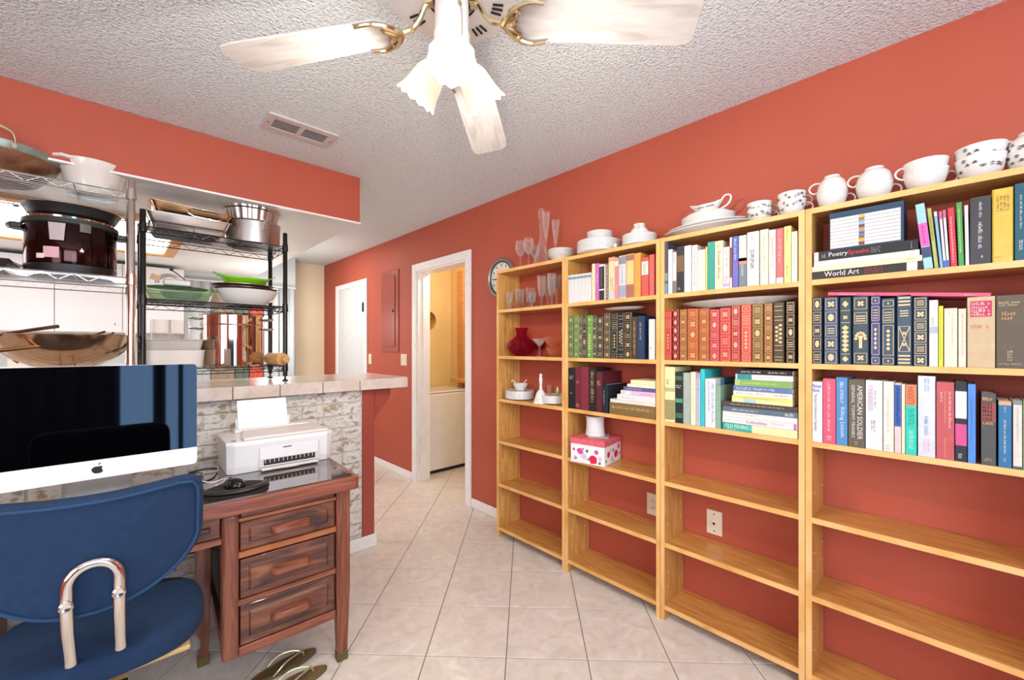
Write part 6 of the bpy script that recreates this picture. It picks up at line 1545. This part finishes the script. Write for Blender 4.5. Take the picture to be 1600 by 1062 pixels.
fp = MB().lathe([(.126, 0), (.129, .003), (.142, .062), (.152, .068), (.154, .080), (.150, .082), (.140, .066), (.124, .006), (.001, .005)], 120, flute=.016, fn=24)
tag(fp.build('fluted_tin', M['alu'], smooth=False, loc=(px_ - .003, 2.95, za + .1385), angle=60), 'fluted aluminium cake tin on the dull aluminium pot', 'cake tin')
# middle shelf
gx = X_on(279, 2.95)
gd = tray('glass_baking_dish', 'clear rectangular glass baking dish under the green glass bowl', gx, 2.95, zb_, .29, .24, .055, M['glass'], .02, cat='dish')
gg = tray('green_glass_dish', 'green-tinted rectangular glass dish with wide rim, nested in the clear one', gx + .004, 2.95, zb_ + .012, .29, .22, .060, M['gglass'], .026, cat='dish', lip=.016)
for s_ in (-1, 1): boxo('rim_handle', M['gglass'], s_ * .165 - .014, s_ * .165 + .014, -.05, .05, .054, .061, gg, bevel=.003)
bd = thing('blue_dish', 'pale blue dish nested inside the green glass one', 'dish', (gx + .015, 2.95, zb_ + .022))
q = MB().lathe([(.07, 0), (.075, .003), (.095, .03), (.093, .031), (.07, .006), (.001, .005)], 32); q.v = [(x, y * .7, z) for x, y, z in q.v]; q.build('dish_body', mat('pale_blue_glaze', '#8FC0CC', .2), bd, smooth=True)
ck_ = MB().lathe([(.001, 0), (.13, 0), (.135, .004), (.13, .008), (.001, .010)], 36); ck_.v = [(x, y * .72, z) for x, y, z in ck_.v]
tag(ck_.build('dark_platter', M['dgrey'], smooth=True, loc=(gx, 2.95, zb_ + .0735)), 'dark oval plate lying over the green glass dish', 'plate')
gt = thing('mandoline_grater', 'steel food mill with a black-knobbed crank on the dark plate', 'kitchen tool', (gx - .02, 2.93, zb_ + .084))
boxo('body', mat('clear_plastic_block', '#CFCBC4', .25, noise=.1), -.05, .07, -.05, -.02, 0, .034, gt, bevel=.006)
q = MB()
for rr_ in (.052, .042): q.tube([(-.02 + rr_ * 1.15 * math.cos(R(a)), -.0, .012 + rr_ * math.sin(R(a))) for a in range(0, 181, 20)], .0045, 7)
q.build('hoop', M['alu'], gt, smooth=True)
MB().tube([(.055, -.01, .01), (.04, -.012, .045), (.0, -.015, .078), (-.012, -.018, .086)], .003, 6).build('crank', M['dgrey'], gt, smooth=True)
MB().lathe([(.001, -.009), (.007, -.006), (.009, 0), (.007, .006), (.001, .009)], 14).build('knob', M['bplas'], gt, smooth=True, loc=(-.014, -.019, .089))
MB().prism([(-.105, .03), (-.065, .018), (-.055, .045), (-.095, .06)], -.03, -.024, 'y').build('paddle', mat('dark_steel', '#6A5140', .3, .9, noise=0), gt)
wx2 = X_on(384, 2.95)
wbw = thing('white_oval_bowl', 'white oval serving bowl under the brown pan lids', 'bowl', (wx2 + .008, 2.95, zb_))
q = MB().lathe([(.08, 0), (.09, .004), (.14, .045), (.165, .092), (.162, .093), (.135, .047), (.085, .010), (.001, .008)], 44); q.v = [(x, y * .9, z) for x, y, z in q.v]; q.build('bowl_body', M['china'], wbw, smooth=True)
for k, (zz, lb, mt, r_) in enumerate(((.0935, 'dark brown pan lid lying directly on the white oval bowl', mat('dark_brown_enamel', '#4A2C20', .25), .172), (.108, 'copper-brown lid tilted on the dark brown lid', mat('copper_brown_lid', '#A88A74', .28, .6), .170))):
    q = MB().lathe([(.001, 0), (r_ * .7, 0), (r_, .010), (r_, .013), (r_ * .7, .006), (.001, .004)] if k else [(.001, 0), (r_ * .8, 0), (r_, .006), (r_ * 1.0, .012), (r_ * .8, .012), (.001, .012)], 44); q.v = [(x, y * .9, z) for x, y, z in q.v]
    tag(q.build('pan_lid', mt, smooth=True, loc=(wx2 - .002 - k * .008, 2.95, zb_ + zz)), lb, 'lid')
gs = thing('green_basket', 'lime green silicone basket with loop handles on the pan lids', 'basket', (wx2 - .005, 2.94, zb_ + .1225))
q = MB(); n = 40
for zz, rx, ry in ((0, .09, .07), (.004, .10, .08), (.03, .125, .10), (.038, .132, .108)):
    for i in range(n): a = 2 * PI * i / n; q.v.append((rx * math.cos(a), ry * math.sin(a), zz + (.018 * abs(math.cos(a)) ** 6 if zz > .02 else 0)))
for k in range(3):
    for i in range(n): j = (i + 1) % n; q.face((k * n + i, k * n + j, (k + 1) * n + j, (k + 1) * n + i))
q.face(range(n - 1, -1, -1)); q.build('basket_body', mat('lime_silicone', '#7FD01E', .35), gs, smooth=True, solid=.002)
for s_ in (-1, 1): MB().tube([(s_ * .128, -.03, .05), (s_ * .158, -.015, .066), (s_ * .158, .015, .066), (s_ * .128, .03, .05)], .003, 6).build('loop_handle', mat('lime_silicone', '#7FD01E', .35), gs, smooth=True)
# lower shelf
wcx = X_on(270, 2.90)
sq = thing('fluted_casserole', 'white fluted square casserole under the grey cream dish', 'casserole', (wcx, 2.90, zc))
q = MB(); n = 96
for zz, s_ in ((0, .93), (.005, .96), (.085, 1.0), (.090, 1.03), (.094, 1.03), (.094, .96), (.012, .9)):
    for i in range(n):
        a = 2 * PI * i / n; e = 6; c, s2 = math.cos(a), math.sin(a); r_ = (abs(c) ** e + abs(s2) ** e) ** (-1 / e) * (1 + (.012 * math.cos(48 * a) if .004 < zz < .088 and s_ < 1.02 and s_ > .92 else 0)); q.v.append((.132 * r_ * c * s_, .10 * r_ * s2 * s_, zz))
for k in range(6):
    for i in range(n): j = (i + 1) % n; q.face((k * n + i, k * n + j, (k + 1) * n + j, (k + 1) * n + i))
q.face(range(n - 1, -1, -1)); q.face([6 * n + i for i in range(n)]); q.build('casserole_body', M['cwhite'], sq, smooth=True, angle=60)
tray('grey_cream_dish', 'grey cream baking dish with a lip stacked on the fluted casserole', wcx - .005, 2.90, zc + .0955, .26, .19, .055, mat('grey_cream_glaze', '#C6BFB5', .25), .012, cat='dish')
cj = MB().lathe([(.045, 0), (.048, .004), (.048, .25), (.043, .265), (.041, .265), (.045, .248), (.045, .008), (.001, .006)], 32)
tag(cj.build('clear_canister', M['glass'], smooth=True, loc=(X_on(252, 3.05), 3.06, zc)), 'tall clear canister behind the white casserole dishes', 'canister')
cj2 = tag(link('clear_canister', bpy.data.objects[-1].data if False else bpy.data.objects['clear_canister'].data, loc=(X_on(278, 3.05) + .005, 3.06, zc)), 'second clear canister, nearer the stock pot', 'canister')
sx_ = X_on(364, 2.94)
sp = thing('stock_pot', 'tall polished steel stock pot with double side handles', 'stock pot', (sx_ + .0, 2.945, zc))
pm = mat('mirror_steel', '#D8C8BA', .06, 1, noise=0)
MB().lathe([(.145, 0), (.155, .005), (.157, .03), (.157, .235), (.160, .237), (.161, .242), (.157, .244), (.157, .292), (.162, .296), (.160, .299), (.152, .292), (.001, .288)], 56).build('pot_body', pm, sp, smooth=True)
for z in (.215, .272):
    for s_ in (-1, 1): MB().tube([(s_ * .155, -.045, z), (s_ * .185, -.05, z + .002), (s_ * .205, -.03, z + .004), (s_ * .205, .02, z + .004), (s_ * .185, .04, z + .002), (s_ * .155, .035, z)], .006, 8).build('handle', M['steel'], sp, smooth=True, rot=(0, 0, R(-14 if s_ < 0 else -14)))
rp = thing('rolling_pin', 'pale wooden rolling pin poking out beside the stock pot', 'rolling pin', (0, 0, 0))
p0 = Vector((X_on(448, 2.70), 2.70, zc + .0385)); p1 = Vector((.70, 2.93, zc + .0385)); dr = (p1 - p0).normalized()
rp.location = p0; rp.rotation_mode = 'QUATERNION'; rp.rotation_quaternion = dr.to_track_quat('Z', 'Y')
wd_ = ramp_mat('rolling_pin_wood', ['#C28A4E', '#D6A266', '#E2B67E'], 8, (4, 4, .6), .4)
MB().lathe([(.001, .05), (.030, .052), (.037, .06), (.037, .25), (.030, .258), (.001, .26)], 28).build('barrel', wd_, rp, smooth=True)
MB().lathe([(.001, 0), (.018, .002), (.023, .012), (.021, .028), (.013, .04), (.013, .05)], 20).build('handle', wd_, rp, smooth=True)

# ================================================================== KITCHEN BEHIND
lb_ = thing('ceiling_light_box', 'wood-framed luminous ceiling panel over the kitchen', 'ceiling light', (-.32, 4.17, ZS))
LX, LY = .69, .67
for b in ((-LX, LX, -LY, -LY + .075), (-LX, LX, LY - .075, LY), (-LX, -LX + .075, -LY + .075, LY - .075), (LX - .075, LX, -LY + .075, LY - .075)): boxo('frame_rail', M['wlight'], b[0], b[1], b[2], b[3], -.03, -.0005, lb_, bevel=.003)
for k in range(2):
    boxo('diffuser', M['lightbox'], -LX + .076 + k * .615, -LX + .685 + k * .615 - .002, -LY + .076, LY - .076, -.014, -.008, lb_)
cbn = thing('kitchen_cabinet', 'run of plain white cabinets on the far kitchen wall', 'cabinet', (0, 5.45, 1.44))
boxo('cabinet_body', M['trim'], -1.72, .50, .02, .315, 0, .66, cbn)
for k in range(5):
    x1_ = .473 - k * .44
    d_ = boxo('door', M['wplas'], x1_ - .434, x1_, 0, .018, .005, .655, cbn, bevel=.002)
    s_ = -1 if k % 2 == 0 else 1
    hx = (x1_ - .434 + .05) if s_ < 0 else x1_ - .05
    MB().tube([(hx, -.018, .07), (hx, -.024, .09), (hx, -.018, .11)], .004, 6).build('handle', M['steel'], d_)
lc = thing('kitchen_base_cabinet', 'white base cabinets with a pale worktop along the far kitchen wall', 'cabinet', (0, 5.2, 0))
boxo('cabinet_body', M['trim'], -1.72, .36, .03, .565, .08, .87, lc); boxo('worktop', M['ctile'], -1.74, .38, 0, .565, .87, .905, lc, bevel=.004)
for k in range(5): boxo('door', M['wplas'], .34 - k * .41 - .4, .34 - k * .41, .012, .03, .1, .85, lc, bevel=.002)
# heart sign and spice jar near the backsplash
hx_, hz_ = X_on(27, 5.75), on_y(27, 563, 5.75)[1]
hs_ = thing('heart_plaque', 'cream tile plaque with a small brown heart on the kitchen wall', 'plaque', (hx_, 5.755, hz_))
boxo('plaque_board', mat('cream_plaque', '#EFE6CF', .6), -.06, .06, 0, .014, -.06, .06, hs_, bevel=.002)
hp = [(.028 * math.sin(t_) ** 3, .0018 * (13 * math.cos(t_) - 5 * math.cos(2 * t_) - 2 * math.cos(3 * t_) - math.cos(4 * t_))) for t_ in [2 * PI * i / 32 for i in range(32)]]
MB().prism(hp, -.003, 0, 'y').build('heart', mat('brown_heart', '#4A3A34', .6), hs_)
jr = thing('spice_jar', 'small amber jar on the far kitchen worktop', 'jar', (X_on(3, 5.5), 5.5, .9055))
MB().lathe([(.035, 0), (.037, .004), (.037, .10), (.028, .115), (.001, .116)], 20).build('jar_body', mat('amber_jar', '#8A6A2E', .2), jr, smooth=True); MB().lathe([(.03, .116), (.03, .135), (.001, .136)], 20).build('lid', M['cwhite'], jr)
# hung striped curtain on the end of the kitchen wall
sc2 = thing('striped_curtain', 'long curtain of grey, brown, green and coral stripes on the kitchen wall', 'curtain', (0, 5.70, 0))
SY = 5.70
for a, b, c in ((288, 329, '#D3DCE0'), (330, 367, '#A08C7A'), (368, 388, '#6E7A6E'), (391, 411, '#D9604A'), (413, 436, '#DCE4E8'), (437, 461, '#C3CDD2')):
    x0_, x1_ = X_on(a, SY), X_on(b, SY); q = MB(); n = 8
    for i in range(n + 1):
        x = x0_ + (x1_ - x0_) * i / n; y = .014 * math.sin(i * 1.6); q.v += [(x, y, .05), (x, y, 2.03)]
    for i in range(n): q.face((2 * i, 2 * i + 2, 2 * i + 3, 2 * i + 1))
    q.build('stripe_panel', cm(c, .8), sc2, smooth=True, solid=.003, angle=0)
MB().tube([(X_on(285, SY), 0, 2.04), (X_on(462, SY), 0, 2.04)], .009, 8).build('rod', M['wplas'], sc2)
